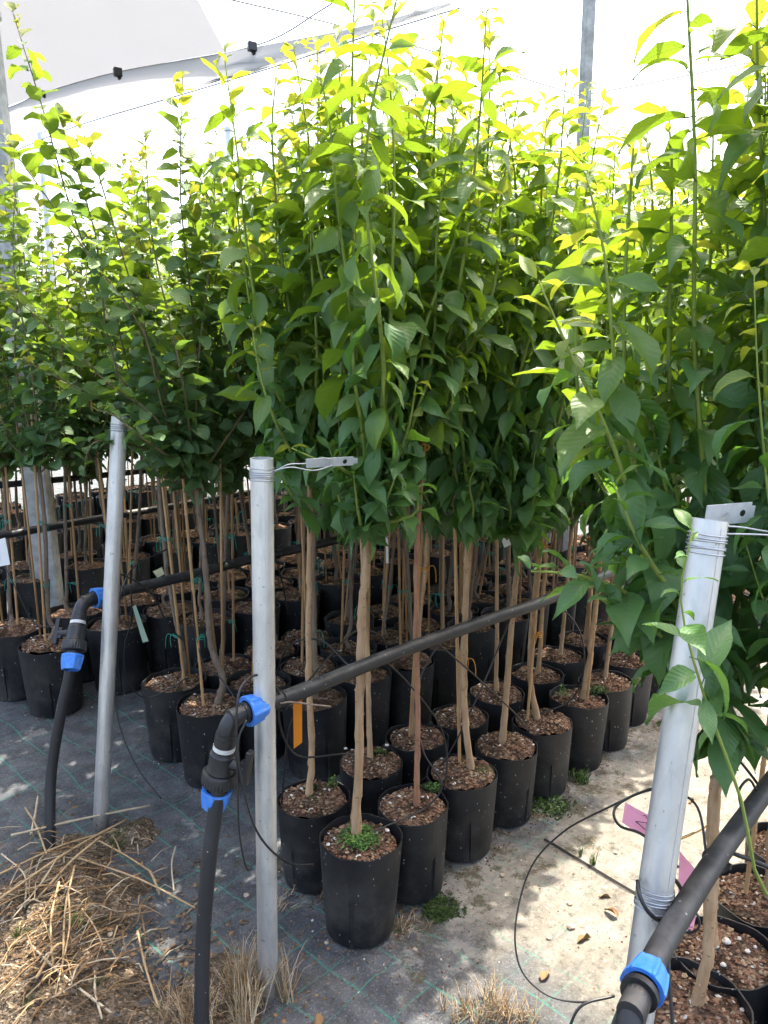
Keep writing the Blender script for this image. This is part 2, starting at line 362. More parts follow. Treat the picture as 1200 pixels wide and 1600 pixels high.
    grain = m.noise(130, 3, .7, oc); g2 = m.noise(48, 5, .75, oc)
    col = m.mix(m.math('MULTIPLY', m.smooth(grain, .52, .66), .28), col, (.34, .32, .28))
    col = m.mix(m.math('MULTIPLY', m.smooth(g2, .47, .34), .5), col, (.030, .028, .024))
    h = m.math('ADD', m.math('MULTIPLY', weave, .12), m.math('ADD', n2, m.math('MULTIPLY', n3, .4)))
    return m.done(m.pbsdf(col, .78, 0, .3, m.bump(h, .7, .012)))
GROUND = mat_ground()
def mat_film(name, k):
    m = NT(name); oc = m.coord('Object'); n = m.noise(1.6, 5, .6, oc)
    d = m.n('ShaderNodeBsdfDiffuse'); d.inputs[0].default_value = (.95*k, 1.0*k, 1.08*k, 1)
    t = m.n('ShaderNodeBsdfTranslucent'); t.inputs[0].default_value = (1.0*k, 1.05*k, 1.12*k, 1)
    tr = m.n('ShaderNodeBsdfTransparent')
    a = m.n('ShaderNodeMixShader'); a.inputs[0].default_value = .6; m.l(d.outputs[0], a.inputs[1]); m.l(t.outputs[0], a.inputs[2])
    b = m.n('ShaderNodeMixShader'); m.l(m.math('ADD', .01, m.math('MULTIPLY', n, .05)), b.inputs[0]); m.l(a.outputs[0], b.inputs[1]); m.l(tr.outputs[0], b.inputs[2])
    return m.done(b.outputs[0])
FILM = mat_film('canopy_film', .125); HEM = mat_film('canopy_film_folds_lightened', .26)  # light balance put into the colour: sunlit roof darkened, steep folded hem lightened

# ------------------------------------------------------------------ ground
def axis(lo, hi, step, far, grow=1.35):
    a = list(np.arange(lo, hi+1e-6, step)); d = step
    while a[-1] < far: d *= grow; a.append(a[-1]+d)
    d = step
    while a[0] > -far: d *= grow; a.insert(0, a[0]-d)
    return a
def ground_z(x, y):
    r = math.hypot(x, y-2.2)
    if r > 6: return 0.0
    k = max(0, 1-r/6)
    return k*(.010*noise.noise(Vector((x*2.1, y*2.1, .3))) + .009*noise.noise(Vector((x*6.3, y*6.3, 1.7))) + .005*noise.noise(Vector((x*17, y*17, 4))) + .010*max(0, .35-abs(noise.noise(Vector((x*3.1+y*1.2, y*3.4-x*1.5, 8)))))) - .012
gx = axis(-1.9, 1.9, .025, 120); gy = axis(1.2, 4.2, .025, 120)
gv = [(x, y, ground_z(x, y)) for y in gy for x in gx]; nx = len(gx)
gf = [(j*nx+i, j*nx+i+1, (j+1)*nx+i+1, (j+1)*nx+i) for j in range(len(gy)-1) for i in range(nx-1)]
mb = MB(); mb.v = gv; mb.f = gf; mb.mi = [0]*len(gf)
tag(mb.obj('ground', GROUND, sharp=False), kind='structure')

# ------------------------------------------------------------------ leaves
PROF = {0: [(0, .03), (.09, .33), (.22, .74), (.38, .98), (.52, .97), (.68, .72), (.84, .28), (1.0, .0)],
        1: [(0, .05), (.08, .55), (.22, .92), (.40, 1.0), (.58, .94), (.74, .74), (.88, .42), (1.0, .0)]}
HALF = {0: .215, 1: .35}
def leaf_data(sp, seed, far=False):
    rg = random.Random(seed*17+sp*101)
    prof = PROF[sp]
    if far: prof = [prof[0], prof[2], prof[4], prof[6], prof[7]]
    arch = rg.uniform(.3, 1.6) if sp == 0 else rg.uniform(.1, 1.1)
    fold = rg.uniform(.10, .60); wave = rg.uniform(.015, .06); tw = rg.uniform(-.7, .7); hw = HALF[sp]*rg.uniform(.82, 1.18); asy = rg.uniform(-.12, .12); bend = rg.gauss(0, .07)
    cols = [-1, 0, 1] if far else [-1, -.55, 0, .55, 1]
    v = []; uv = []; x = z = 0.0; px = 0.0; ph = rg.uniform(0, 6)
    pet = .10
    for i, (t, w) in enumerate(prof):
        dt = t-px; px = t; a = .18 - arch*t
        x += dt*math.cos(a); z += dt*math.sin(a)
        nxn, nzn = -math.sin(a), math.cos(a)
        for c in cols:
            y = c*w*hw*(1+asy*(1 if c > 0 else -1))
            if abs(c) == 1 and sp == 1 and 0 < i < len(prof)-1: y *= 1+rg.uniform(-.07, .05)
            hgt = abs(y)*math.tan(fold) + wave*math.sin(t*9+ph+(1.7 if c > 0 else 0))*abs(c) + y*tw*t
            if abs(c) == .55: hgt *= .82
            yy = y*math.cos(fold*.8) + bend*t*t
            v.append((x+pet+nxn*hgt, yy, z+nzn*hgt)); uv.append((.5+c*w*.5, t))
    n = len(cols); f = []
    for i in range(len(prof)-1):
        for k in range(n-1):
            f.append((i*n+k, i*n+k+1, (i+1)*n+k+1, (i+1)*n+k))
    b = len(v)                                  # petiole strip
    for yy, zz in ((-.010, .004), (.010, .004), (0, -.012)):
        v.append((-.03, yy, zz-.02)); uv.append((.5, 0)); v.append((pet+.03, yy*.8, zz)); uv.append((.5, 0))
    f += [(b, b+2, b+3, b+1), (b+2, b+4, b+5, b+3), (b+4, b, b+1, b+5)]
    return np.array(v), f, np.array(uv)
def leaf_mesh(name, data, mat):
    v, f, uv = data; me = bpy.data.meshes.new(name); me.from_pydata(v.tolist(), [], f)
    ul = me.uv_layers.new(name='UVMap'); idx = np.empty(len(me.loops), dtype=np.int32); me.loops.foreach_get('vertex_index', idx)
    ul.data.foreach_set('uv', uv[idx].astype(np.float32).ravel())
    me.polygons.foreach_set('use_smooth', [True]*len(f)); me.materials.append(mat); me.update(); return me
NVAR = 14
LEAFM = {(sp, a, k): leaf_mesh('leaf', leaf_data(sp, k), LM[sp][a]) for sp in (0, 1) for a in range(3) for k in range(NVAR)}
LEAFFAR = {(sp, k): leaf_data(sp, k, True) for sp in (0, 1) for k in range(NVAR)}
def rotm(roll, elev, az):
    return np.array(Matrix.Rotation(az, 3, 'Z') @ Matrix.Rotation(-elev, 3, 'Y') @ Matrix.Rotation(roll, 3, 'X'))
def joined_leaves(name, items, sp):
    V_, F_, UV_, MI = [], [], [], []; b = 0
    for (p, roll, el, az, L, age, k) in items:
        v, f, uv = LEAFFAR[(sp, k)]; w = (v*L) @ rotm(roll, el, az).T + np.array(p)
        V_.append(w); UV_.append(uv); F_ += [tuple(i+b for i in q) for q in f]; MI += [age]*len(f); b += len(v)
    me = bpy.data.meshes.new(name); vv = np.concatenate(V_); uu = np.concatenate(UV_)
    me.from_pydata(vv.tolist(), [], F_); ul = me.uv_layers.new(name='UVMap')
    idx = np.empty(len(me.loops), dtype=np.int32); me.loops.foreach_get('vertex_index', idx)
    ul.data.foreach_set('uv', uu[idx].astype(np.float32).ravel())
    for a in range(3): me.materials.append(LM[sp][a])
    me.polygons.foreach_set('material_index', MI); me.polygons.foreach_set('use_smooth', [True]*len(F_)); me.update(); return me

def shoot_leaves(path, sp, rg, start=.05, dens=1.0, scale=1.0, droop=0.0):
    """leaf placements along a shoot given as a dense polyline"""
    seg = [(path[i+1]-path[i]).length for i in range(len(path)-1)]; tot = sum(seg); items = []
    s = start; az = rg.uniform(0, 6.28); acc = 0; i = 0
    while s < tot:
        while i < len(seg)-1 and acc+seg[i] < s: acc += seg[i]; i += 1
        p = path[i].lerp(path[i+1], min(1, (s-acc)/max(seg[i], 1e-6)))
        td = tot-s                                     # distance to the tip
        z = p.z
        if sp == 0:
            L = .132*min(1, .32+td/.30)*rg.choice([rg.uniform(.45, .8), rg.uniform(.75, 1.2), rg.uniform(.8, 1.15)])*scale
            el = R(np.interp(td, [0, .12, .4, .8, 1.3], [48, 12, -10, -28, -46])) + R(rg.gauss(0, 19)) - droop
            age = 2 if td < .07+rg.random()*.16 else (1 if (td < .65+rg.random()*.55) else 0)
            if z < 1.75 and rg.random() < (1.75-z)*3: age = max(0, age-1)
            if z < 1.55: age = 0 if (td > .03 or z < 1.35) else 1
            if z < 1.7: el -= R(14)*rg.random()
            d = np.interp(td, [0, .15, .5, 1.2], [.022, .022, .0225, .021])
        else:
            L = .083*min(1, .34+td/.25)*rg.uniform(.72, 1.12)*scale
            el = R(np.interp(td, [0, .15, .5, 1.2], [50, 20, 2, -22])) + R(rg.gauss(0, 20)) - droop
            age = 2 if td < .03+rg.random()*.12 else (1 if td < .40+rg.random()*.5 else 0)
            if z < 1.6: age = max(0, age-1)
            d = np.interp(td, [0, .15, .5, 1.2], [.020, .021, .023, .023])
        az += 2.4 + rg.gauss(0, .35)
        items.append(((p.x, p.y, p.z), rg.gauss(0, .38), el, az, L, age, rg.randrange(NVAR)))
        s += d/dens*rg.uniform(.75, 1.25)
    # terminal rosette
    tip = path[-1]
    for k in range(2):
        items.append(((tip.x, tip.y, tip.z), rg.gauss(0, .5), R(rg.uniform(-5, 68)), k*1.6+rg.random()*1.3, (.062 if sp == 0 else .04)*rg.uniform(.7, 1.2)*scale, 2 if tip.z > 1.5 else rg.choice([0, 0, 1]), rg.randrange(NVAR)))
    return items
def wander(p0, p1, rg, bow=.06, n=14, up=.35):
    """a shoot that leaves sideways and turns upright"""
    p0 = Vector(p0); p1 = Vector(p1); m = p0.lerp(p1, up); d = p1-p0
    m.x += d.x*.28 + rg.gauss(0, bow*.5); m.y += d.y*.28 + rg.gauss(0, bow*.5)
    q = p0.lerp(p1, .72); q.x += rg.gauss(0, bow*.4)+d.x*.10; q.y += rg.gauss(0, bow*.4)+d.y*.10
    return spline([p0, m, q, p1], 6)

def crown_random(rg, sp, top, n=None):
    """shoot polylines for one crown, in the sapling's own frame; top = end of the trunk"""
    out = []; a0 = rg.uniform(0, 6.28)
    if sp == 0:
        n = n or rg.choice([5, 6, 6, 7])
        for k in range(n):
            a = a0+k*6.28/n+rg.gauss(0, .3); r = rg.uniform(.10, .30) if k else .04
            st = Vector(top) - Vector((0, 0, rg.uniform(0, .10)))
            out.append((wander(st, (top[0]+math.cos(a)*r, top[1]+math.sin(a)*r, rg.uniform(2.2, 2.64) if k else rg.uniform(2.45, 2.7)), rg), 1.0))
        for k in range(5):                       # short low twigs that fill the base of the crown
            a = rg.uniform(0, 6.28); r = rg.uniform(.08, .2)
            out.append((wander(Vector(top)-Vector((0, 0, .06)), (top[0]+math.cos(a)*r, top[1]+math.sin(a)*r, top[2]+rg.uniform(.05, .45)), rg, .03), .8))
    else:
        n = n or rg.choice([6, 7, 8])
        for k in range(n):
            a = a0+k*6.28/n+rg.gauss(0, .4); r = rg.uniform(.10, .42) if k else .05
            st = Vector(top) - Vector((0, 0, rg.uniform(0, .14)))
            out.append((wander(st, (top[0]+math.cos(a)*r, top[1]+math.sin(a)*r, rg.uniform(2.1, 2.62) if k else rg.uniform(2.42, 2.7)), rg, .09), 1.0))
        for k in range(4):
            a = rg.uniform(0, 6.28); r = rg.uniform(.15, .3)
            out.append((wander(Vector(top)-Vector((0, 0, rg.uniform(0, .1))), (top[0]+math.cos(a)*r, top[1]+math.sin(a)*r, top[2]+rg.uniform(0, .45)), rg, .05), .8))
    return out
def shoots_mesh(shoots, sp):
    b = MB()
    for path, sc in shoots:
        n = len(path); r0 = (.0075 if sp == 0 else .0058)*sc
        pts = path[::2] if path[-1] in path[::2] else path[::2]+[path[-1]]
        b.tube(pts, [r0*(1-.78*i/(len(pts)-1)) for i in range(len(pts))], 5)
    return b

# ------------------------------------------------------------------ pots, soil, stakes
PH, PR, PB = .30, .1235, .107
def pot_mesh(seed):
    rg = random.Random(seed); gr = [rg.uniform(0, 1.0)+k*2*math.pi/4 for k in range(4)]
    ang = sorted(set([round(2*math.pi*k/36, 4) for k in range(36)] + [round((g+o) % (2*math.pi), 4) for g in gr for o in (-.075, -.045, .045, .075)]))
    n = len(ang); ph = [rg.uniform(0, 6.28) for _ in range(4)]; am = [rg.uniform(.2, 1) for _ in range(4)]
    prof = [(0, PB-.012, 0), (.006, PB-.002, 0), (.02, PB, .9), (.10, None, 1), (.150, None, 1), (.165, None, .1), (.24, None, 0), (PH-.004, None, 0), (PH, None, 0), (PH, -1, 0), (PH-.05, -2, 0)]
    b = MB(); v = []
    for z, r, g in prof:
        base = PB+(PR-PB)*z/PH
        for a in ang:
            rr = base if r is None else (base-.004 if r in (-1, -2) else r)
            k = z/PH
            rr += k*(.0055*am[0]*math.sin(2*a+ph[0]) + .0035*am[1]*math.sin(3*a+ph[1]) + .0015*am[2]*math.sin(7*a+ph[2]))
            zz = z + (k**6)*(.004*math.sin(3*a+ph[3])*am[3] + .002*math.sin(8*a))
            dm = min(abs((a-q+math.pi) % (2*math.pi)-math.pi) for q in gr)
            if g and dm < .06: rr -= .007*g
            v.append((rr*math.cos(a), rr*math.sin(a), zz))
    m = len(prof); f = [(i*n+k, i*n+(k+1) % n, (i+1)*n+(k+1) % n, (i+1)*n+k) for i in range(m-1) for k in range(n)]
    f.append(tuple(range(n-1, -1, -1))); b.add(v, f)
    me = b.mesh('pot', POT); me.set_sharp_from_angle(angle=R(38)); return me
POTS = [pot_mesh(k) for k in range(6)]
def soil_mesh(seed):
    rg = random.Random(seed+50); n = 40; v = [(0, 0, PH+.006)]; f = []
    rad = [.02, .04, .06, .08, .10, .1135]
    o = Vector((seed*3.1, seed*1.7, 0))
    for i, r in enumerate(rad):
        for k in range(n):
            a = 2*math.pi*k/n; x, y = r*math.cos(a), r*math.sin(a)
            z = PH+.004-.024*(r/.12)**4 + .016*noise.noise(Vector((x*22, y*22, 0))+o) + .009*noise.noise(Vector((x*60, y*60, 3))+o)
            v.append((x, y, z))
    f += [(0, 1+k, 1+(k+1) % n) for k in range(n)]
    f += [(1+i*n+k, 1+(i+1)*n+k, 1+(i+1)*n+(k+1) % n, 1+i*n+(k+1) % n) for i in range(len(rad)-1) for k in range(n)]
    b = MB(); b.add(v, f); return b.mesh('soil', SOIL)
SOILS = [soil_mesh(k) for k in range(6)]
def chunk(b, c, r, rg, mi, flat=.55):
    n1 = 5; v = [(0, 0, r*flat)]; a0 = rg.random()*6
    for k in range(n1):
        a = a0+k*6.28/n1; q = r*rg.uniform(.7, 1.25); v.append((q*math.cos(a), q*math.sin(a)*.8, r*flat*rg.uniform(-.1, .5)))
    v.append((0, 0, -r*.5)); f = [(0, 1+k, 1+(k+1) % n1) for k in range(n1)]+[(n1+1, 1+(k+1) % n1, 1+k) for k in range(n1)]
    m = Matrix.Rotation(rg.random()*6.28, 3, 'Z') @ Matrix.Rotation(rg.gauss(0, .5), 3, 'X')
    b.add([Vector(c)+m @ Vector(p) for p in v], f, mi)
def chips_mesh(seed):
    rg = random.Random(seed+90); b = MB()
    for k in range(260):
        a = rg.random()*6.28; r = .108*math.sqrt(rg.random())
        x, y = r*math.cos(a), r*math.sin(a); z = PH+.005-.024*(r/.12)**4+.016*noise.noise(Vector((x*22, y*22, 0))+Vector((seed*3.1, seed*1.7, 0)))
        mi = rg.choices([0, 1, 2, 3], [5, 3, 4, .5])[0]
        chunk(b, (x, y, z), rg.uniform(.0028, .0085) if mi != 3 else rg.uniform(.003, .009), rg, mi)
    return b.mesh('bark_chips', CHIPS, smooth=False)
CHIPM = [chips_mesh(k) for k in range(4)]
def weed_clump(b, c, rg, r, n, hgt, mi=0):
    for k in range(n):                   # small leaves on short stalks
        a = rg.random()*6.28; q = r*math.sqrt(rg.random()); p = Vector(c)+Vector((q*math.cos(a), q*math.sin(a), rg.uniform(.2, 1)*hgt))
        L = rg.uniform(.004, .009); d = rg.random()*6.28; X = Vector((math.cos(d), math.sin(d), rg.uniform(-.3, .4)))*L; Y = Vector((-math.sin(d), math.cos(d), rg.uniform(-.3, .3)))*L*.45
        b.add([p-X, p+Y*.9-X*.2, p+Y*.7+X*.5, p+X, p-Y*.7+X*.5, p-Y*.9-X*.2], [(0, 5, 4, 3, 2, 1)], mi)
def grass_tuft(b, c, rg, n, hgt, spread, w=.0016, mi=None, lean=(0, 0)):
    for k in range(n):
        a = rg.random()*6.28; q = spread*.25*math.sqrt(rg.random()); p0 = Vector(c)+Vector((q*math.cos(a), q*math.sin(a), 0))
        h = hgt*rg.uniform(.4, 1.1); d = rg.random()*6.28; o = spread*rg.uniform(.1, 1)
        p2 = p0+Vector((o*math.cos(d)+lean[0], o*math.sin(d)+lean[1], h)); p1 = p0.lerp(p2, .5)+Vector((0, 0, h*.22))
        s = Vector((-math.sin(d+.8), math.cos(d+.8), 0))*w
        m = mi if mi is not None else rg.choice([0, 0, 1, 1, 2])
        b.add([p0-s, p0+s, p1+s*.8, p1-s*.8, p2], [(0, 1, 2, 3), (3, 2, 4)], m)

def tie_mesh(col, seed):
    rg = random.Random(seed); b = MB(); m = GREEN_TIE if col == 'green' else ORANGE_TIE
    for dz in (-.004, 0.003):
        pts = [(.014+.020*math.cos(t), .013*math.sin(t), dz+.003*math.sin(2*t)) for t in np.linspace(0, 6.3, 13)]
        b.tube(pts, .0016, 5)
    for s in (-1, 1):
        b.tube(spline([(.03, .012, 0), (.04+.008*s, .018, .006), (.044+.014*s, .024, -.018), (.042+.018*s, .026, -.045-.02*rg.random())], 3), .0014, 4)
    chunk(b, (.03, .012, 0), .005, rg, 0)
    return b.mesh('tie', m)
TIES = {c: [tie_mesh(c, k) for k in range(3)] for c in ('green', 'orange')}

def trunk_obj(pts, r0, r1, mat, rg, parent):
    b = MB(); pth_ = spline(pts, 13); n = len(pth_); rad = []; w = Vector((0, 0, 0))
    for i in range(n):
        t = i/(n-1); r = r0+(r1-r0)*t
        if i < 4: r *= 1.0+.30*(4-i)/4
        if rg.random() < .24 and 2 < i < n-1: r *= rg.uniform(1.08, 1.20); w = Vector((rg.gauss(0, .002), rg.gauss(0, .002), 0))
        if 0 < i < n-1: pth_[i] = pth_[i]+w
        rad.append(r*(1+rg.gauss(0, .03)))
    b.tube(pth_, rad, 12)
    for k in range(20):                        # bud scars and knots
        i = rg.randrange(2, n-1); a = rg.random()*6.28; q = pth_[i].lerp(pth_[i-1], rg.random())
        chunk(b, q+Vector((math.cos(a), math.sin(a), 0))*rad[i]*.90, rad[i]*rg.uniform(.22, .5), rg, 0, 1.0)
    return b.obj('trunk', mat, parent, sharp=False)

ORD = ['first', 'second', 'third', 'fourth', 'fifth', 'sixth', 'seventh', 'eighth', 'ninth', 'tenth', 'eleventh', 'twelfth', 'thirteenth', 'fourteenth', 'fifteenth', 'sixteenth']
BEDTXT = {-1: 'bed by the pink tags', 0: 'bed behind the orange tag', 1: 'front green-tied bed',
          2: 'second green-tied bed', 3: 'fourth bed back', 4: 'fifth bed back', 5: 'hindmost bed'}
ROWTXT = {-1: ('aisle-side row', 'outer row'), 0: ('aisle-side row', 'inner row')}
for k in range(1, 6): ROWTXT[k] = ('middle row' if k < 3 else 'near row', 'far row', 'extra near row')
GROUPTXT = {k: 'potted saplings in the ' + t for k, t in BEDTXT.items()}
PROTO = {}
def proto(sp, k):
    """shared far crowns: (shoots mesh, leaves mesh)"""
    if (sp, k) not in PROTO:
        rg = random.Random(900+sp*50+k); sh = crown_random(rg, sp, (0, 0, 1.18 if sp == 0 else 1.32)); it = []
        for path, sc in sh: it += shoot_leaves(path, sp, rg, dens=1.0, droop=0.0)
        PROTO[(sp, k)] = (shoots_mesh(sh, sp).mesh('crown', STEM_GREEN if sp == 0 else STEM_BROWN), joined_leaves('leaves', it, sp))
    return PROTO[(sp, k)]

def sapling(bed, row, idx, u, v, sp, near, rg, label, group=None, trunk=None, top=None, shoots=None, r0=None, bark=None, stake=None, ties=None, extra=True, full=True, psc=1.0, leaf_start=None, lscale=1.0):
    base = UV(u, v); base.z = ground_z(base.x, base.y)
    o = empty('potted_sapling', base)
    tag(o, label, 'sapling', group or GROUPTXT[bed])
    s = psc*rg.uniform(.96, 1.04)
    p = link('pot', rg.choice(POTS), o); p.rotation_euler = (rg.gauss(0, .012), rg.gauss(0, .012), rg.random()*6.28); p.scale = (s, s, s*rg.uniform(.97, 1.03))
    sk = rg.randrange(4); so = link('soil', SOILS[sk], o); so.scale = (s, s, psc*.995)
    if near:
        c = link('bark_chips', CHIPM[sk], so); c['kind'] = 'stuff'
    lean = Vector((rg.gauss(0, .02), rg.gauss(0, .02), 0))
    if top is None:
        top = Vector((rg.gauss(0, .05), rg.gauss(0, .05), rg.uniform(1.10, 1.26) if sp == 0 else rg.uniform(1.24, 1.40)))
    if trunk is None:
        b0 = Vector((rg.gauss(0, .015), rg.gauss(0, .015), PH*psc-.02))
        if sp == 1:          # graft dog-leg near the soil
            k = Vector((rg.gauss(0, .02), rg.gauss(0, .02), 0)); trunk = [b0, b0+Vector((0, 0, .07))+k*1.2, b0+Vector((0, 0, .16))+k*.4, b0.lerp(top, .6)+k*.5, top]
        else:
            trunk = [b0, b0.lerp(top, .33)+lean*.5, b0.lerp(top, .66)+lean*.3, top]
    r0 = r0 or (rg.uniform(.0095, .0130) if sp == 0 else rg.uniform(.009, .013))
    trunk_obj(trunk, r0, r0*.68, bark or (BARK_TAN if sp == 0 else BARK_GREY), rg, o)
    if shoots is None and not near:
        k = rg.randrange(7); cm, lm = proto(sp, k)
        c = link('crown', cm, o); zs = rg.uniform(.95, 1.05); az = rg.random()*6.28
        c.location = (top[0], top[1], -.20 if bed >= 3 else 0); c.rotation_euler = (0, 0, az); c.scale = (1, 1, zs)
        l = link('leaves', lm, c); l['kind'] = 'stuff'
    else:
        sh = list(shoots or []) + (crown_random(rg, sp, top, 10 if bed == -1 else None) if (shoots is None or full) else [])
        crown = shoots_mesh(sh, sp).obj('crown', STEM_GREEN if sp == 0 else STEM_BROWN, o, sharp=False)
        it = []
        for si_, (path, sc) in enumerate(sh): it += shoot_leaves(path, sp, rg, start=(leaf_start or {}).get(si_, .05), scale=lscale)
        if len(it) > 300:
            it.sort(key=lambda q: -q[4]); rest = it[300:]; it = it[:300]
            l = link('leaves', joined_leaves('leaves', rest, sp), crown); l['kind'] = 'stuff'
        for (pp, roll, el, az, L, age, k) in it:
            lf = bpy.data.objects.new('leaf', LEAFM[(sp, age, k)]); COL.objects.link(lf); lf.parent = crown
            lf.location = pp; lf.rotation_euler = (roll, -el, az); lf.scale = (L, L*rg.uniform(.85, 1.15), L)
    if bed in (1, 2, 3) and rg.random() < .55:
        a = rg.random()*6.28; q = Vector((math.cos(a), math.sin(a), 0))*rg.uniform(.04, .08); mb = MB(); e_ = Vector((q.x*1.5+rg.gauss(0, .03), q.y*1.5+rg.gauss(0, .03), rg.uniform(1.2, 1.5)))
        mb.tube([Vector((q.x, q.y, PH*psc-.03)), Vector((q.x, q.y, PH*psc)).lerp(e_, .5), e_], .0055, 6); mb.obj('stake', BAMBOO, o, sharp=False)
    # stake and ties
    if stake is None and (sp == 1 or rg.random() < .4):
        a = rg.random()*6.28; q = Vector((math.cos(a), math.sin(a), 0))*.035
        stake = (Vector((q.x, q.y, PH*psc-.03)), Vector((top[0]+q.x*.5, top[1]+q.y*.5, top[2]+rg.uniform(.15, .5))))
    if stake:
        a, b_ = Vector(stake[0]), Vector(stake[1]); mb = MB(); n = 9; pts = []; rad = []
        L = (b_-a).length; t = 0
        while t < 1:
            for dt, rr in ((0, .0062), (.008, .0078), (.016, .0062)):
                if t+dt/L < 1: pts.append(a.lerp(b_, t+dt/L)); rad.append(rr)
            t += rg.uniform(.16, .24)/L
        pts.append(b_); rad.append(.006)
        mb.tube(pts, rad, 7); mb.obj('stake', BAMBOO, o, sharp=False)
        col = 'green' if sp == 1 else 'orange'
        for zz in (ties if ties is not None else ([.62+rg.gauss(0, .06), .98+rg.gauss(0, .05)] if sp == 1 else [rg.uniform(.7, 1.0)])):
            t = (zz-a.z)/(b_.z-a.z)
            if 0 < t < 1:
                w = a.lerp(b_, t); ti = link('tie', rg.choice(TIES[col]), o)
                cx = Vector((0, 0, 0)).lerp(Vector((top[0], top[1], 0)), zz/top[2]); an = math.atan2(cx.y-w.y, cx.x-w.x)
                ti.location = w; ti.rotation_euler = (0, 0, an)
    return o

# ------------------------------------------------------------------ the saplings
def pth(base, pts, n=6):
    return spline([P(x, y, F)-base for x, y, F in pts], n)
CUSTOM = {}
def custom(bed, row, idx, **kw): CUSTOM[(bed, row, idx)] = kw
# middle bed, front pot
custom(0, 0, 0, r0=.0138, trunk=[(556, 1292, 2.09), (562, 1150, 2.09), (563, 1000, 2.09), (572, 870, 2.09), (576, 790, 2.10)],
       shoots=[[(576, 790, 2.10), (568, 680, 2.02), (555, 600, 1.98), (545, 460, 1.98), (528, 330, 2.0), (515, 190, 2.02), (500, 120, 2.03)],
               [(576, 790, 2.10), (600, 640, 2.02), (607, 560, 2.02), (612, 440, 2.05), (616, 280, 2.08), (610, 140, 2.1), (596, 20, 2.1)],
               [(578, 800, 2.10), (632, 600, 2.12), (655, 540, 2.12), (690, 430, 2.15), (728, 330, 2.18), (760, 265, 2.2)],
               [(575, 800, 2.10), (535, 560, 2.15), (500, 420, 2.18), (470, 260, 2.2), (455, 170, 2.2)],
               [(575, 800, 2.10), (545, 740, 1.98), (500, 720, 1.92), (455, 700, 1.90)],
               [(578, 830, 2.10), (600, 790, 2.0), (618, 745, 1.95)], [(572, 850, 2.10), (560, 800, 1.99), (552, 740, 1.95)],
               [(578, 820, 2.10), (620, 720, 2.05), (640, 660, 2.02), (650, 600, 2.0)]], stake=False)
custom(0, 0, 1, r0=.0088, bark=BARK_RED, trunk=[(651, 1248, 2.25), (652, 1100, 2.25), (650, 900, 2.25), (662, 700, 2.26), (666, 640, 2.27)],
       shoots=[[(666, 650, 2.27), (672, 520, 2.30), (676, 330, 2.32), (681, 150, 2.33), (694, 30, 2.33)],
               [(666, 640, 2.27), (700, 560, 2.25), (735, 450, 2.25), (770, 330, 2.26), (782, 280, 2.27)],
               [(666, 650, 2.27), (640, 520, 2.35), (638, 300, 2.4), (640, 110, 2.42)],
               [(666, 680, 2.27), (690, 640, 2.2), (705, 600, 2.18)]], stake=False)
custom(0, 1, 0, r0=.0112, trunk=[(482, 1228, 2.32), (487, 1150, 2.32), (480, 1000, 2.32), (484, 850, 2.32), (482, 720, 2.32)],
       shoots=[[(482, 740, 2.32), (455, 660, 2.25), (425, 590, 2.22), (390, 420, 2.24), (372, 250, 2.27), (350, 85, 2.3)],
               [(482, 740, 2.32), (470, 600, 2.3), (440, 400, 2.32), (425, 220, 2.34), (432, 110, 2.35)],
               [(482, 740, 2.32), (505, 560, 2.36), (505, 330, 2.4), (495, 70, 2.42)],
               [(482, 745, 2.32), (440, 680, 2.15), (410, 600, 2.1), (395, 520, 2.08)],
               [(482, 800, 2.32), (455, 770, 2.15), (440, 740, 2.1)]], stake=False)
custom(0, 0, 2, r0=.0122, trunk=[(740, 1185, 2.47), (728, 1100, 2.47), (730, 950, 2.47), (733, 870, 2.47), (738, 800, 2.48)], stake=[(722, 1170, 2.5), (712, 735, 2.5)], ties=[.70])
custom(0, 0, 3, r0=.0128, trunk=[(785, 1145, 2.68), (793, 1060, 2.68), (806, 900, 2.68), (812, 815, 2.68)], stake=False)
custom(0, 0, 4, r0=.012, trunk=[(842, 1095, 2.88), (828, 1040, 2.88), (838, 900, 2.88), (858, 790, 2.88)], stake=[(826, 1060, 2.86), (850, 800, 2.86)], ties=[.66, 1.02])
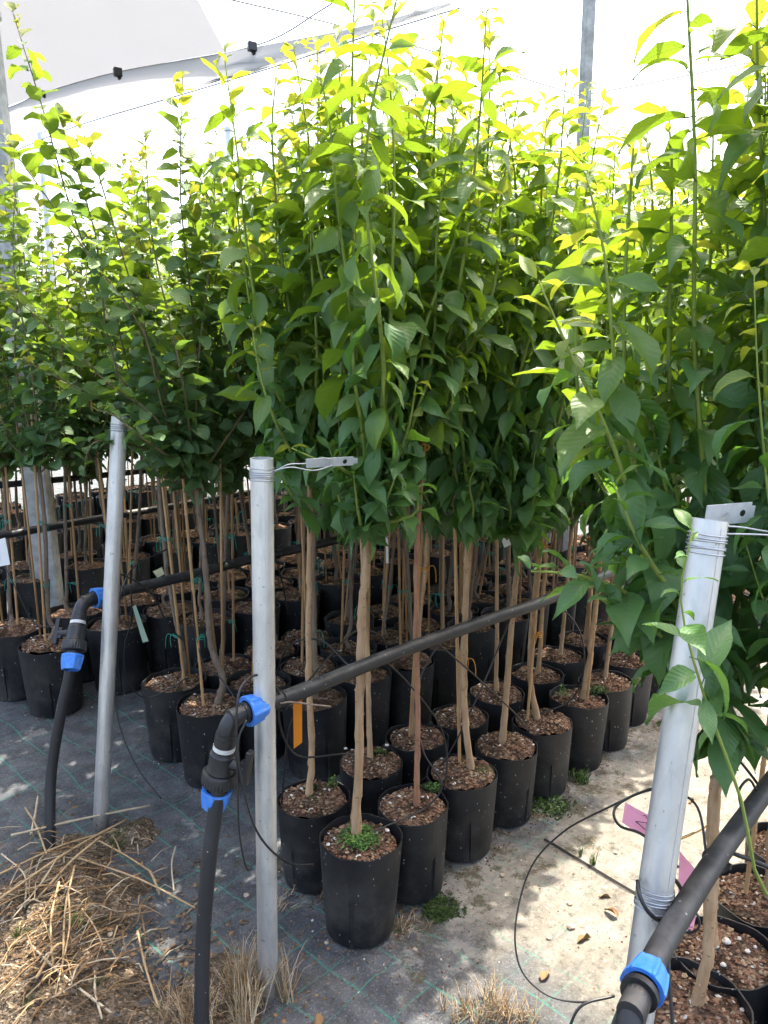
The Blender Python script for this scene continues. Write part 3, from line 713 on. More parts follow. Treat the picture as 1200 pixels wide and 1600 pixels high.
# bed by the pink tags: vase-shaped crowns reaching over the aisle
custom(-1, 0, 0, r0=.013, top=(0.0, 0.0, .86),
       shoots=[[(1150, 1180, 1.47), (1010, 960, 1.42), (940, 910, 1.40), (870, 895, 1.38), (830, 893, 1.38)],
               [(1150, 1150, 1.47), (1020, 880, 1.44), (960, 700, 1.42), (895, 560, 1.42), (842, 440, 1.42)],
               [(1150, 1150, 1.47), (1020, 860, 1.46), (985, 690, 1.46), (960, 560, 1.47), (945, 400, 1.48), (915, 270, 1.49)],
               [(1150, 1150, 1.47), (1060, 950, 1.38), (1000, 850, 1.34), (960, 760, 1.33)],
               [(1150, 1150, 1.47), (1040, 1000, 1.40), (975, 960, 1.36), (930, 930, 1.35)]], full=False, stake=False)
custom(-1, 0, 1, r0=.017, trunk=[(1103, 1478, 1.65), (1106, 1400, 1.65), (1118, 1250, 1.65), (1126, 1170, 1.65), (1130, 1020, 1.65)],
       shoots=[[(1130, 1030, 1.65), (1105, 800, 1.56), (1095, 690, 1.54), (1084, 500, 1.53), (1086, 250, 1.52), (1074, 0, 1.51), (1070, -130, 1.50)],
               [(1130, 1030, 1.65), (1040, 820, 1.68), (1010, 560, 1.72), (1020, 330, 1.74), (1010, 215, 1.75)],
               [(1130, 1030, 1.65), (1080, 860, 1.62), (1040, 760, 1.58), (1015, 640, 1.56)],
               [(1130, 1030, 1.65), (1170, 850, 1.6), (1185, 600, 1.58), (1192, 300, 1.57), (1196, 120, 1.57)],
               [(1130, 1080, 1.65), (1060, 960, 1.55), (1015, 900, 1.5), (960, 860, 1.48)],
               [(1130, 1030, 1.65), (1150, 700, 1.66), (1140, 480, 1.68), (1135, 330, 1.7)],
               [(1130, 1030, 1.65), (1060, 800, 1.6), (1045, 560, 1.58), (1050, 300, 1.58), (1045, 180, 1.58)], [(1130, 1030, 1.65), (1000, 760, 1.6), (975, 520, 1.58), (985, 300, 1.6), (990, 230, 1.6)],
               [(1130, 1030, 1.65), (1090, 700, 1.7), (1110, 400, 1.75), (1115, 150, 1.78)], [(1130, 1030, 1.65), (930, 740, 1.72), (900, 520, 1.75), (905, 380, 1.76)]], full=False, stake=False)
custom(-1, 1, 0, r0=.014, sc=.55, lscale=.74, top=(0.0, 0.0, .80), leaf_start={0: .70, 1: .36, 2: .30, 3: .40},
       shoots=[[(1300, 1420, 1.31), (1196, 1395, 1.16), (1158, 1250, 1.10), (1098, 1080, 1.06), (1064, 940, 1.045), (1082, 830, 1.04)],
               [(1300, 1420, 1.31), (1260, 1100, 1.30), (1210, 850, 1.29), (1185, 600, 1.29), (1178, 420, 1.29)],
               [(1300, 1420, 1.31), (1270, 1150, 1.36), (1200, 960, 1.40), (1150, 800, 1.42)],
               [(1300, 1420, 1.31), (1300, 900, 1.33), (1250, 500, 1.35), (1215, 200, 1.36)]], full=False, stake=False)
# green-tied front bed: long branches reaching out to the side
custom(1, 0, 0, r0=.0145, trunk=[(345, 1095, 2.93), (352, 1062, 2.93), (330, 1010, 2.93), (322, 900, 2.93), (305, 740, 2.93)], stake=[(326, 1098, 2.9), (290, 700, 2.9)], ties=[.62, .86],
       shoots=[[(305, 740, 2.93), (255, 640, 2.75), (225, 520, 2.7), (140, 400, 2.6), (60, 290, 2.55), (-10, 190, 2.5)],
               [(305, 740, 2.93), (265, 640, 2.85), (215, 500, 2.8), (130, 380, 2.75), (70, 180, 2.7), (20, 20, 2.68)],
               [(305, 740, 2.93), (265, 630, 2.8), (230, 530, 2.75), (150, 260, 2.75), (120, 190, 2.75)],
               [(305, 740, 2.93), (240, 650, 2.7), (170, 600, 2.62), (100, 530, 2.58), (0, 448, 2.52)],
               [(305, 740, 2.93), (200, 650, 2.68), (110, 600, 2.6), (30, 560, 2.55)],
               [(305, 740, 2.93), (230, 690, 2.62), (180, 650, 2.56), (150, 640, 2.54)],
               [(300, 720, 2.93), (175, 690, 2.66), (140, 700, 2.64), (130, 745, 2.63)]])
custom(1, 1, 0, r0=.0125, trunk=[(288, 1068, 3.17), (292, 1035, 3.17), (278, 960, 3.17), (262, 860, 3.17), (250, 700, 3.17)], stake=[(292, 1060, 3.14), (245, 640, 3.14)], ties=[.55, .98])

rng = random.Random(4)
ROWS = {0: [(0, [0, .25, .53, .806]+[1.08+.275*k for k in range(11)], -.02), (1, [.07, .36, .63, .90]+[1.18+.275*k for k in range(10)], .26)],
        -1: [(0, [.06, .27, .56, .82, 1.12, 1.4, 1.7, 2.0], -1.0), (1, [.02, .30, .58, .86, 1.14, 1.42], -1.27)],
        1: [(0, [.21+.278*k for k in range(15)], 1.04), (1, [.24+.278*k for k in range(15)], 1.34), (2, [.58+.278*k for k in range(10)], .775)],
        2: [(0, [.10+.335*k for k in range(16)], 2.18), (1, [.02+.335*k for k in range(16)], 2.51), (2, [.75+.335*k for k in range(12)], 1.86)],
        3: [(0, [.2+.335*k for k in range(16)], 3.40), (1, [.3+.335*k for k in range(16)], 3.73)],
        4: [(0, [.8+.335*k for k in range(15)], 4.60), (1, [.7+.335*k for k in range(15)], 4.93)],
        5: [(0, [1.0+.34*k for k in range(15)], 5.8), (1, [1.1+.34*k for k in range(15)], 6.15)]}
PSC = {-1: 1.0, 0: 1.0, 1: 1.1, 2: 1.22, 3: 1.22, 4: 1.22, 5: 1.22}
for bed in (-1, 0, 1, 2, 3, 4, 5):
    sp = 0 if bed <= 0 else 1
    for row, us, v in ROWS[bed]:
        seq = 0
        for idx, u in enumerate(us):
            b = UV(u, v)
            if not (-.66 < b.x/b.y < .80 and b.y < 8.6): continue
            if bed >= 3 and b.x/b.y > .58: continue
            rg = random.Random(bed*1000+row*400+idx*7+11)
            c = dict(CUSTOM.get((bed, row, idx), {}))
            near = (bed == -1 and idx < 5) or (bed == 0 and idx < 8) or (bed == 1 and row < 2 and idx < 4) or (bed == 2 and idx < 1)
            uu = u + (0 if c else rg.gauss(0, .012)); vv = v + (0 if c else rg.gauss(0, .012))
            b = UV(uu, vv); b.z = ground_z(b.x, b.y)
            if 'trunk' in c:
                c['trunk'] = [P(*q)-b for q in c['trunk']]; off = Vector((c['trunk'][0].x, c['trunk'][0].y, 0)); sh_ = off - (off.normalized()*min(off.length, .03) if off.length else off)
                c['trunk'] = [q - sh_*(1 if 'shoots' not in c else max(0, 1-i_/2)) for i_, q in enumerate(c['trunk'])]; c['trunk'][0].z = PH*PSC[bed]-.02; c['top'] = c['trunk'][-1]
                if c.get('stake'): c['stake_shift'] = sh_
            if 'shoots' in c:
                c['shoots'] = [(pth(b, s), c.get('sc', 1.0)) for s in c['shoots']]
            ss_ = c.pop('stake_shift', Vector((0, 0, 0)))
            if c.get('stake'): c['stake'] = [P(*q)-b-ss_ for q in c['stake']]; c['stake'][0].z = PH*PSC[bed]-.03
            c.pop('sc', None)
            leafk = 'broad-leaved' if sp == 0 else 'round-leaved'
            if seq < 12: lab = f'{ORD[seq]} {leafk} potted sapling in the {ROWTXT[bed][row]} of the {BEDTXT[bed]}'; gp = None
            else: lab = f'{leafk} potted sapling deep in the {BEDTXT[bed]}'; gp = None
            seq += 1
            if bed == 0 and row == 0 and idx == 0: lab = 'thick-trunked sapling in the foremost black pot with green weeds on its soil'
            if bed == 0 and row == 0 and idx == 1: lab = 'sapling with a thin reddish trunk in the second aisle-side pot'
            if bed == 0 and row == 1 and idx == 0: lab = 'tan-trunked sapling in the pot just behind the post with the orange tag'
            if bed == 1 and row == 0 and idx == 0: lab = 'sapling with a crooked grey graft and two green ties in the front pot'
            if bed == -1 and row == 0 and idx == 1: lab = 'sapling with a bent pale trunk behind the pink tags, white pebbles on its soil'
            if 'full' not in c: c['full'] = True
            sapling(bed, row, idx, uu, vv, sp, near, rg, lab, psc=PSC[bed], **c)

# ------------------------------------------------------------------ galvanised posts with wire wraps
def wire_wrap(b, c, ax, r, n, rg, tail=None, pitch=.006):
    c = Vector(c); ax = Vector(ax).normalized(); a = ax.cross(Vector((0, 1, 0))).normalized(); d = ax.cross(a)
    for k in range(n):
        off = (k-n/2)*pitch; tl = rg.gauss(0, .09); pts = []
        for t in np.linspace(0, 2*math.pi, 25):
            pts.append(c+ax*(off+tl*r*math.sin(t)) + (a*math.cos(t)+d*math.sin(t))*(r+.0018))
        b.tube(pts, .0014, 5)
    if tail: b.tube(spline(tail, 5), .0014, 5)
def post(base, top, label, seed, rad=.0275):
    rg = random.Random(seed); base = Vector(base); top = Vector(top); o = empty('galvanised_post', base)
    tag(o, label, 'post', 'galvanised posts at the bed ends')
    t = top-base; ax = t.normalized(); b = MB(); L = t.length
    prof = [(-.12, rad*.99), (0, rad), (L*.4, rad), (L, rad), (L, rad-.0028), (L-.12, rad-.0028)]
    b.revolve(prof, (0, 0, 0), ax, 28, cap=False); b.obj('tube', GALV, o)
    a = ax.cross(Vector((0, 1, 0))).normalized(); m = MB()
    d = Vector((0.35, -1, 0)).normalized()             # weld seam down one side
    m.tube([d*(rad+.0001)+ax*.01, d*(rad+.0001)+ax*(L*.5), d*(rad+.0001)+ax*(L-.01)], .0012, 5); m.obj('weld_seam', GALV, o)
    w = MB(); wire_wrap(w, ax*(L-.035), ax, rad, 6, rg); w.obj('wire_wrap', WIRE, o)
    return o, ax, L
MPB, MPT = G(419, 1548), P(409, 716, 1.80)
LPB, LPT = G(157, 1290), P(187, 651, 2.66)
RPT = P(1109, 812, 1.18); _r = P(1001, 1545, 1.085); RPB = _r + (_r-RPT)*((_r.z)/(RPT.z-_r.z))
mp, max_, mL = post(MPB, MPT, 'galvanised post in the middle, the tilted metal plate wired to its top', 1)
lp, lax, lL = post(LPB, LPT, 'slanting galvanised post with its valve handle pointing away, straw at its foot', 2)
rp, rax, rL = post(RPB, RPT, 'galvanised post leaning outward next to the pink tags', 3)
w = MB(); q = P(1026, 1395, 1.11)-RPB; q = rax*q.dot(rax); wire_wrap(w, q, rax, .0275, 5, random.Random(8), pitch=.008); w.obj('wire_wrap', WIRE, rp)
ZINC = mat_flat('zinc_plate', (.58, .59, .60), .5, .25)
# metal plates hung on wire from the post tops
def plate(c, X, Y, th, label, wires):
    X = Vector(X); Y = Vector(Y); Z = X.cross(Y).normalized()*th; o = empty('metal_plate', c); tag(o, label, 'plate', 'metal plates wired to the posts')
    b = MB(); b.box((0, 0, 0), (X, Y, Z)); b.box(X*1.08, (X*.10, Y*.62, Z*.9)); pl = b.obj('plate', ZINC, o, smooth=False)
    h = MB(); h.revolve([(-th*1.3, .006), (th*1.3, .006)], X*.62, Z, 14); h.obj('bolt_hole', BLACKP, o)
    h = MB()
    for wp in wires: h.tube(spline([Vector(p)-Vector(c) for p in wp], 6), .0015, 5)
    h.obj('wire', WIRE, o)
pc = P(516, 722, 1.86)
plate(pc, P(552, 718, 1.90)-P(516, 720, 1.86), Vector((0, -.004, .011)), .0015, 'grey metal strip with a bolt hole, wired to the middle post',
      [[P(425, 740, 1.80), P(450, 726, 1.81), P(480, 724, 1.83), P(500, 716, 1.84), P(520, 718, 1.855)],
       [P(425, 736, 1.80), P(455, 730, 1.81), P(490, 735, 1.83), P(520, 727, 1.855)]])
pc = P(1138, 803, 1.27)
plate(pc, P(1172, 800, 1.29)-P(1138, 803, 1.27), Vector((0, -.003, .018)), .0015, 'pale metal strip half hidden by leaves at the outward-leaning post',
      [[P(1132, 822, 1.20), P(1160, 824, 1.21), P(1210, 832, 1.24), P(1300, 842, 1.3)], [P(1132, 834, 1.20), P(1200, 836, 1.22), P(1300, 846, 1.28)],
       [P(1125, 815, 1.19), P(1133, 808, 1.23), P(1138, 803, 1.268)]])

# ------------------------------------------------------------------ irrigation lines
def nut(c, ax, parent, flip=1, s=1.0):
    ax = Vector(ax).normalized()*flip; L = .052*s
    prof = [(0, .0240*s), (.001, .0285*s), (L*.25, .0310*s), (L*.55, .0335*s), (L*.8, .0350*s), (L, .0352*s), (L, .0290*s), (L*.75, .0265*s)]
    b = MB(); b.revolve(prof, Vector(c)-ax*L*.5, ax, 48, rib=lambda i, k: (1.11 if (1 <= i <= 5 and k % 8 in (0, 1)) else 1.0), cap=False)
    n = b.obj('compression_nut', BLUE, parent)
    r = MB(); r.revolve([(L-.006, .0354*s), (L-.006, .0375*s), (L+.001, .0375*s), (L+.001, .0354*s)], Vector(c)-ax*L*.5, ax, 40, cap=False); r.obj('collar', BLUE, n)
    return n
def irrigation(name_label, el, pipe_pts, riser_pts, post_pt, handle_dir, bed, pr=.0205, ns=1.0):
    """el: elbow centre; pipe leaves it along the row, the riser goes down"""
    el = Vector(el); o = empty('irrigation_line', (riser_pts[-1][0], riser_pts[-1][1], 0)); tag(o, name_label, 'pipe', 'irrigation lines')
    w = lambda p: Vector(p)-o.location
    d1 = (Vector(pipe_pts[1])-Vector(pipe_pts[0])).normalized(); d2 = (Vector(riser_pts[1])-Vector(riser_pts[0])).normalized()
    b = MB(); b.tube([w(p) for p in spline(pipe_pts, 6)], pr, 16); b.obj('pipe', PIPE, o)
    e0 = el+d1*.042; e1 = el+d2*.042; pts = []
    for t in np.linspace(0, 1, 9): pts.append((1-t)**2*e0+2*t*(1-t)*el+t*t*e1)
    b = MB(); b.tube([w(e0+d1*.02)]+[w(p) for p in pts]+[w(e1+d2*.012)], .0235*(ns if ns < 1 else 1), 18); b.revolve([(0, .0262), (.012, .0262)], w(e1-d2*.002), d2, 20); b.revolve([(0, .0262), (.010, .0262)], w(e0-d1*.004), d1, 20); b.obj('elbow', BLACKP, o)
    nut(w(e0+d1*.034), d1, o, -1, ns)
    c = e1+d2*.010
    b = MB(); b.revolve([(0, .0235), (.001, .0268), (.022, .0268), (.022, .024), (.026, .024)], w(c), d2, 24); b.obj('socket', BLACKP, o)
    b = MB(); b.revolve([(.0225, .0250), (.0225, .0275), (.0335, .0275), (.0335, .0250)], w(c), d2, 28, cap=False); b.obj('seal_ring', WHITE, o)
    b = MB(); b.revolve([(.034, .024), (.035, .0285), (.042, .0290), (.046, .0325), (.088, .0325), (.092, .034), (.095, .030)], w(c), d2, 24, rib=lambda i, k: 1.0 if k % 6 else 1.02); vb = b.obj('valve_body', BLACKP, o)
    hd = Vector(handle_dir); hd = (hd-d2*hd.dot(d2)).normalized(); sd_ = d2.cross(hd)
    hc = c+d2*.064
    b = MB(); b.tube([w(hc+hd*.025), w(hc+hd*.046), w(hc+hd*.066)], [.016, .0125, .0125], 14); b.obj('valve_stem', BLACKP, o)
    b = MB(); b.box(w(hc+hd*.072-d2*.006), (hd*.0075, sd_*.011, d2*.046)); b.box(w(hc+hd*.060-d2*.0), (hd*.008, sd_*.009, d2*.02)); hh = b.obj('valve_handle', BLACKP, o, smooth=False)
    bv = hh.modifiers.new('bevel', 'BEVEL'); bv.width = .002; bv.segments = 2
    b = MB(); b.revolve([(.094, .030), (.095, .0395), (.100, .0415), (.128, .0405), (.132, .037), (.134, .026)], w(c), d2, 60, rib=lambda i, k: (1.06 if (k % 2 and 2 <= i <= 3) else 1.0)); b.obj('union_nut', BLACKP, o)
    b = MB(); b.revolve([(.132, .0255), (.160, .0245)], w(c), d2, 20); b.obj('coupling', BLACKP, o)
    nut(w(c+d2*.172), d2, o, -1)
    b = MB(); rp_ = [c+d2*.15] + [Vector(p) for p in riser_pts[1:]]; b.tube([w(p) for p in spline(rp_, 6)], .0190, 16); b.obj('riser_pipe', PIPE, o)
    if post_pt is not None:                     # cable tie round pipe and post
        pc_ = Vector(post_pt); b = MB(); m = []
        for t in np.linspace(0, 2*math.pi, 25):
            m.append(pc_ + V*.034*math.cos(t)*1.0 + Vector((0, 0, 1))*.026*math.sin(t) + U*.004*math.sin(t))
        b.tube([w(p) for p in m], .0022, 5); b.obj('cable_tie', BLACKP, o)
    return o, d1, d2, c
ZP = .85
# middle line
el = G(358, 1122, ZP); pts = [el, G(470, 1081, ZP)] + [G(x, y, ZP) for x, y in ((620, 1020), (770, 966), (862, 934))]
far = pts[-1]; pts += [far+U*1.2, far+U*2.6]
ris = [el, P(350, 1170, 1.735), P(334, 1285, 1.715), P(327, 1340, 1.70), P(317, 1470, 1.68), G(315, 1640)]
o0, _, _, c0 = irrigation('black irrigation line by the middle post, valve handle turned to the post', el, pts, ris, P(437, 1094, 1.84), (.95, -.35, -.1), 0)
# line of the green-tied front bed
el = G(127, 940, ZP); pts = [el, G(215, 918, ZP), G(300, 898, ZP), G(400, 872, ZP), G(530, 843, ZP)]; far = pts[-1]; pts += [far+U*1.5, far+U*3]
ris = [el, P(120, 985, 2.60), P(107, 1062, 2.575), P(96, 1110, 2.56), P(80, 1210, 2.53), G(78, 1322)]
irrigation('black irrigation line by the slanting post, valve handle turned away from the post', el, pts, ris, P(186, 925, 2.68), (-1, .1, 0), 1)
# line of the bed by the pink tags
ZR = .84
el = G(984, 1585, ZR); pts = [el, G(1032, 1482, ZR), G(1112, 1352, ZR), G(1190, 1243, ZR)]; far = pts[-1]; pts += [far+U*.8, far+U*1.8]
ris = [el, el+Vector((-.012, -.03, -.2)), el+Vector((-.03, -.07, -.5)), Vector((el.x-.03, el.y-.08, 0))]
o2, _, _, _ = irrigation('thick black irrigation pipe with blue nut in front of the pink tags', el, pts, ris, P(1062, 1430, 1.16), (-.3, -1, 0), -1, .0185, .82)
# two more pipes far behind
def far_pipe(p, label):
    b = MB(); b.tube([v_ for v_ in spline(p, 6)], .021, 12); tag(b.obj('irrigation_pipe', PIPE), label, 'pipe', 'irrigation lines')
a = G(-60, 848, .85); far_pipe([a, G(110, 818, .85), G(300, 786, .85), G(400, 768, .85), G(400, 768, .85)+U*2.5], 'black pipe running behind the slanting post at trunk height')
a = UV(.0, 3.55, .95); far_pipe([a, a+U*1.5+Vector((0, 0, -.02)), a+U*3, a+U*5], 'hindmost black pipe crossing the dark trunks under the leaves')

# ------------------------------------------------------------------ cable ties and drip tubes
def tube_thing(name, pts, r, mat, label, cat, group, n=7, sm=8):
    b = MB(); b.tube(spline(pts, sm), r, n); return tag(b.obj(name, mat, sharp=False), label, cat, group)
TUBE = mat_flat('drip_tube_plastic', (.016, .016, .017), .4, var=.2)
DT = 'thin black drip tubes'
def drip(pts, label, r=.0030): return tube_thing('drip_tube', pts, r, TUBE, label, 'tube', DT)
drip([P(440, 1092, 1.84), P(425, 1065, 1.80), P(400, 1055, 1.78), P(378, 1072, 1.74), P(370, 1110, 1.71), P(371, 1200, 1.70), P(374, 1300, 1.70), P(386, 1358, 1.70), P(397, 1345, 1.72)], 'thin tube looping over the blue nut and hanging before the middle post')
drip([P(385, 1125, 1.72), P(372, 1160, 1.70), P(378, 1220, 1.69), P(395, 1285, 1.70), P(420, 1325, 1.74), P(455, 1350, 1.86), P(490, 1351, 1.96)], 'thin tube crossing the foot of the middle post to the foremost pot')
drip([P(436, 1100, 1.86), P(437, 1130, 1.90), P(450, 1165, 1.95), P(475, 1183, 2.0), P(540, 1178, 2.1), P(580, 1186, 2.2)], 'thin tube curving under the orange tag')
drip([P(500, 1072, 1.93), P(470, 1100, 1.98), P(450, 1150, 2.05), P(440, 1255, 2.14)], 'thin tube dropping from the middle pipe to the pot by the post')
drip([P(690, 995, 2.38), P(650, 1080, 2.3), P(660, 1170, 2.25), P(690, 1225, 2.24), P(665, 1262, 2.22), P(600, 1292, 2.1), P(585, 1300, 2.06)], 'thin tube curling over the soil of the red-trunked sapling')
drip([P(590, 1022, 2.2), P(640, 1070, 2.35), P(690, 1140, 2.42), P(697, 1210, 2.40), P(670, 1240, 2.38)], 'thin tube slanting behind the red trunk')
drip([P(665, 990, 2.35), P(730, 1045, 2.45), P(800, 1110, 2.6), P(825, 1140, 2.66)], 'thin tube slanting from the middle pipe over bare tan trunks')
drip([P(800, 960, 2.6), P(750, 1080, 2.5), P(700, 1180, 2.5), P(665, 1215, 2.5), P(620, 1240, 2.4)], 'thin tube bowing down past the staked trunk')
drip([P(860, 930, 2.75), P(905, 985, 2.85), P(912, 1050, 2.9), P(890, 1095, 2.95), P(830, 1120, 2.9)], 'thin tube by the aisle-side pots under the big leaves')
drip([P(545, 1040, 2.05), P(500, 1000, 2.3), P(450, 1010, 2.6), P(430, 1060, 2.9)], 'thin tube rising behind the thick front trunk')
drip([P(470, 1078, 1.9), P(520, 1020, 2.2), P(560, 985, 2.5), P(600, 1000, 2.8), P(610, 1060, 3.0)], 'thin tube arching over the middle pipe')
# by the slanting post
drip([P(172, 925, 2.66), P(170, 900, 2.64), P(190, 898, 2.64), P(235, 925, 2.75), P(262, 975, 2.85), P(285, 1000, 2.95)], 'thin tube looping over the pipe at the slanting post')
drip([P(190, 925, 2.68), P(182, 960, 2.66), P(178, 1050, 2.64), P(186, 1130, 2.6), P(215, 1200, 2.56), P(252, 1248, 2.52)], 'thin tube hanging beside the slanting post to the ground')
drip([P(188, 930, 2.7), P(205, 890, 2.8), P(240, 868, 2.9), P(262, 858, 3.0)], 'thin tube end sticking up beyond the slanting post')
drip([P(205, 915, 2.75), P(205, 970, 2.8), P(195, 1010, 2.85), P(198, 1060, 2.9), P(225, 1090, 2.95), P(262, 1078, 2.98), P(290, 1060, 3.0)], 'thin tube hanging between the large pots and the crooked sapling')
drip([P(315, 895, 2.95), P(300, 930, 2.9), P(315, 1030, 2.9), P(345, 1060, 2.85), P(370, 1095, 2.8)], 'thin tube slanting toward the crooked graft')
drip([P(-10, 850, 3.6), P(20, 910, 3.5), P(55, 975, 3.5), P(95, 975, 3.5)], 'thin tube sagging from the far pipe to a large pot')
drip([P(395, 875, 3.0), P(420, 850, 3.1), P(440, 905, 3.2), P(450, 960, 3.3)], 'thin tube arched behind the top half of the middle post')
# aisle loop by the pink tags
drip([P(1105, 1345, 1.28), P(1090, 1262, 1.35), P(1050, 1236, 1.42), P(1010, 1236, 1.48), P(950, 1262, 1.6), P(880, 1300, 1.75), P(830, 1355, 1.80), P(806, 1440, 1.75), P(812, 1510, 1.70), P(850, 1552, 1.66), P(905, 1566, 1.63), P(960, 1556, 1.60)], 'long thin tube looping over the pale sunlit aisle', .0025)
drip([P(1040, 1225, 1.5), P(985, 1245, 1.5), P(960, 1265, 1.48), P(968, 1290, 1.42), P(1005, 1305, 1.36), P(1060, 1355, 1.28)], 'thin tube curling round the pink tag', .003)
drip([P(1052, 1395, 1.12), P(1048, 1430, 1.09), P(1010, 1490, 1.03), P(975, 1560, .98), P(950, 1625, .95)], 'thin tube crossing the leaning post diagonally', .0036)
drip([P(1050, 1420, 1.11), P(1045, 1500, 1.03), P(1048, 1560, 1.0), P(1055, 1640, .97)], 'thin tube hanging straight down over the thick pipe', .003)
drip([P(880, 1640, 1.5), P(905, 1575, 1.52), P(960, 1556, 1.54)], 'short thin tube at the bottom edge of the aisle', .0034)
drip([P(1130, 1325, 1.27), P(1150, 1335, 1.25), P(1190, 1350, 1.24), P(1260, 1385, 1.25)], 'stiff black tube leaving the thick pipe sideways', .0042)
drip([P(1182, 1235, 1.40), P(1170, 1218, 1.4), P(1155, 1235, 1.38), P(1158, 1262, 1.36)], 'short black tube loop on the thick pipe', .0026)
drip([P(1135, 1165, 1.6), P(1165, 1200, 1.5), P(1195, 1240, 1.43)], 'thin tube slanting onto the thick pipe from above')
def cable_tie(c, axis_, r, label, w=.0022):
    c = Vector(c); ax = Vector(axis_).normalized(); a = ax.cross(Vector((0, 0, 1))).normalized(); d = ax.cross(a); b = MB()
    b.tube([c+(a*math.cos(t)+d*math.sin(t))*r for t in np.linspace(0, 2*math.pi, 23)], w, 6); b.box(c+a*r*1.02, (a*.005, d*.005, ax*.004))
    return tag(b.obj('cable_tie', BLACKP), label, 'cable tie')
cable_tie(P(1118, 1345, 1.27), U, .0222, 'black cable tie round the thick pipe near the stiff side tube', .003)
b = MB(); b.tube(spline([P(996, 1376, 1.10), P(1000, 1400, 1.075), P(1014, 1426, 1.065), P(1035, 1440, 1.07), P(1062, 1432, 1.10), P(1072, 1412, 1.14), P(1062, 1385, 1.15), P(1050, 1370, 1.14)], 6), .0034, 6)
tag(b.obj('cable_tie', BLACKP, sharp=False), 'broad black cable tie holding the thick pipe to the leaning post', 'cable tie')

# ------------------------------------------------------------------ tags
def plant_tag(corners, mat, label, strokes=(), hang=None):
    c = [Vector(p) for p in corners]; o0_ = sum(c, Vector())/len(c); n = (c[1]-c[0]).cross(c[-1]-c[0]).normalized()*.0006
    if n.dot(o0_-Vector((0, 0, H))) > 0: n = -n
    o = empty('plant_tag', o0_); tag(o, label, 'tag', 'plant tags')
    m = len(c); b = MB(); v = [p-o0_+n for p in c]+[p-o0_-n for p in c]
    b.add(v, [tuple(range(m)), tuple(range(2*m-1, m-1, -1))]+[(i, i+m, (i+1) % m+m, (i+1) % m) for i in range(m)]); b.obj('card', TAGM[mat], o, smooth=False)
    if strokes:
        b = MB(); X = c[1]-c[0]; Y = c[-1]-c[0]
        for st in strokes:
            b.tube([c[0]+X*x+Y*y-o0_+n*1.6 for x, y in st], .00075, 4)
        b.obj('handwriting', INK, o)
    if hang:
        b = MB(); b.tube([Vector(p)-o0_ for p in spline(hang, 5)], .0008, 5); b.obj('thread', BLACKP, o)
plant_tag([P(458, 1088, 1.90), P(472, 1088, 1.905), P(472, 1160, 1.905), P(459, 1170, 1.90)], 'orange', 'orange plastic strip tag with a slanted end hanging from the middle pipe', hang=[P(464, 1078, 1.89), P(465, 1084, 1.895), P(464, 1090, 1.90)])
tri = [[(.25, .35), (.25, .85), (.75, .6), (.25, .35)]]
tri = [[(.30, .62), (.55, .42), (.62, .80), (.30, .62)], [(.66, .45), (.66, .75)], [(.62, .58), (.72, .58)], [(.76, .45), (.76, .75)], [(.76, .45), (.84, .47)], [(.76, .6), (.82, .61)], [(.76, .75), (.84, .76)],
       [(.45, .18), (.50, .10), (.55, .20), (.60, .10), (.66, .22), (.72, .12), (.80, .22)]]
plant_tag([P(977, 1254, 1.42), P(1040, 1288, 1.40), P(1032, 1325, 1.37), P(972, 1285, 1.39)], 'pink', 'pink tag with a hand-drawn triangle beside the leaning post', tri, hang=[P(1035, 1300, 1.39), P(1055, 1310, 1.38), P(1085, 1300, 1.37)])
ok = [[(.55, .15), (.42, .18), (.42, .28), (.55, .28), (.6, .2), (.55, .15)], [(.4, .36), (.62, .34)], [(.5, .36), (.62, .46)], [(.5, .36), (.4, .46)], [(.55, .52), (.42, .54), (.42, .64), (.55, .64), (.6, .57), (.55, .52)], [(.62, .76), (.5, .80), (.42, .76)], [(.62, .86), (.52, .82), (.42, .88)]]
plant_tag([P(1062, 1330, 1.30), P(1098, 1372, 1.30), P(1083, 1452, 1.27), P(1058, 1452, 1.26)], 'pink', 'pink tag with handwriting hanging behind the thick black pipe', ok)
gs = [[(.35+.3*math.sin(k*2.1), .12+.62*k/14), (.65-.25*math.cos(k*1.7), .14+.62*(k+.6)/14), (.4, .12+.62*(k+.9)/14)] for k in range(14)]
plant_tag([P(659, 820, 2.75), P(671, 820, 2.75), P(670, 866, 2.74), P(657, 866, 2.74)], 'green', 'green tag with handwriting hanging between the front trunks', gs, hang=[P(664, 790, 2.76), P(666, 805, 2.755), P(665, 823, 2.75)])
plant_tag([P(207, 948, 2.78), P(212, 945, 2.78), P(232, 1002, 2.77), P(223, 1004, 2.77)], 'pale', 'pale green strip tag hanging beside the slanting post', hang=[P(205, 925, 2.77), P(206, 936, 2.78), P(209, 948, 2.78)])
plant_tag([P(239, 893, 2.95), P(253, 886, 2.96), P(257, 897, 2.96), P(246, 903, 2.95)], 'yellow', 'small faded yellow tag on the pipe of the slanting post')
plant_tag([P(-8, 845, 3.3), P(8, 840, 3.3), P(16, 882, 3.3), P(-6, 886, 3.3)], 'white', 'blank white card at the edge among the far trunks')
plant_tag([P(603, 838, 3.1), P(606, 838, 3.1), P(607, 880, 3.1), P(603, 880, 3.1)], 'white', 'narrow white strip tag behind the thick front trunk')
plant_tag([P(783, 842, 3.3), P(797, 838, 3.3), P(800, 850, 3.3), P(788, 856, 3.3)], 'white', 'small pale card in the dark under the big leaves')
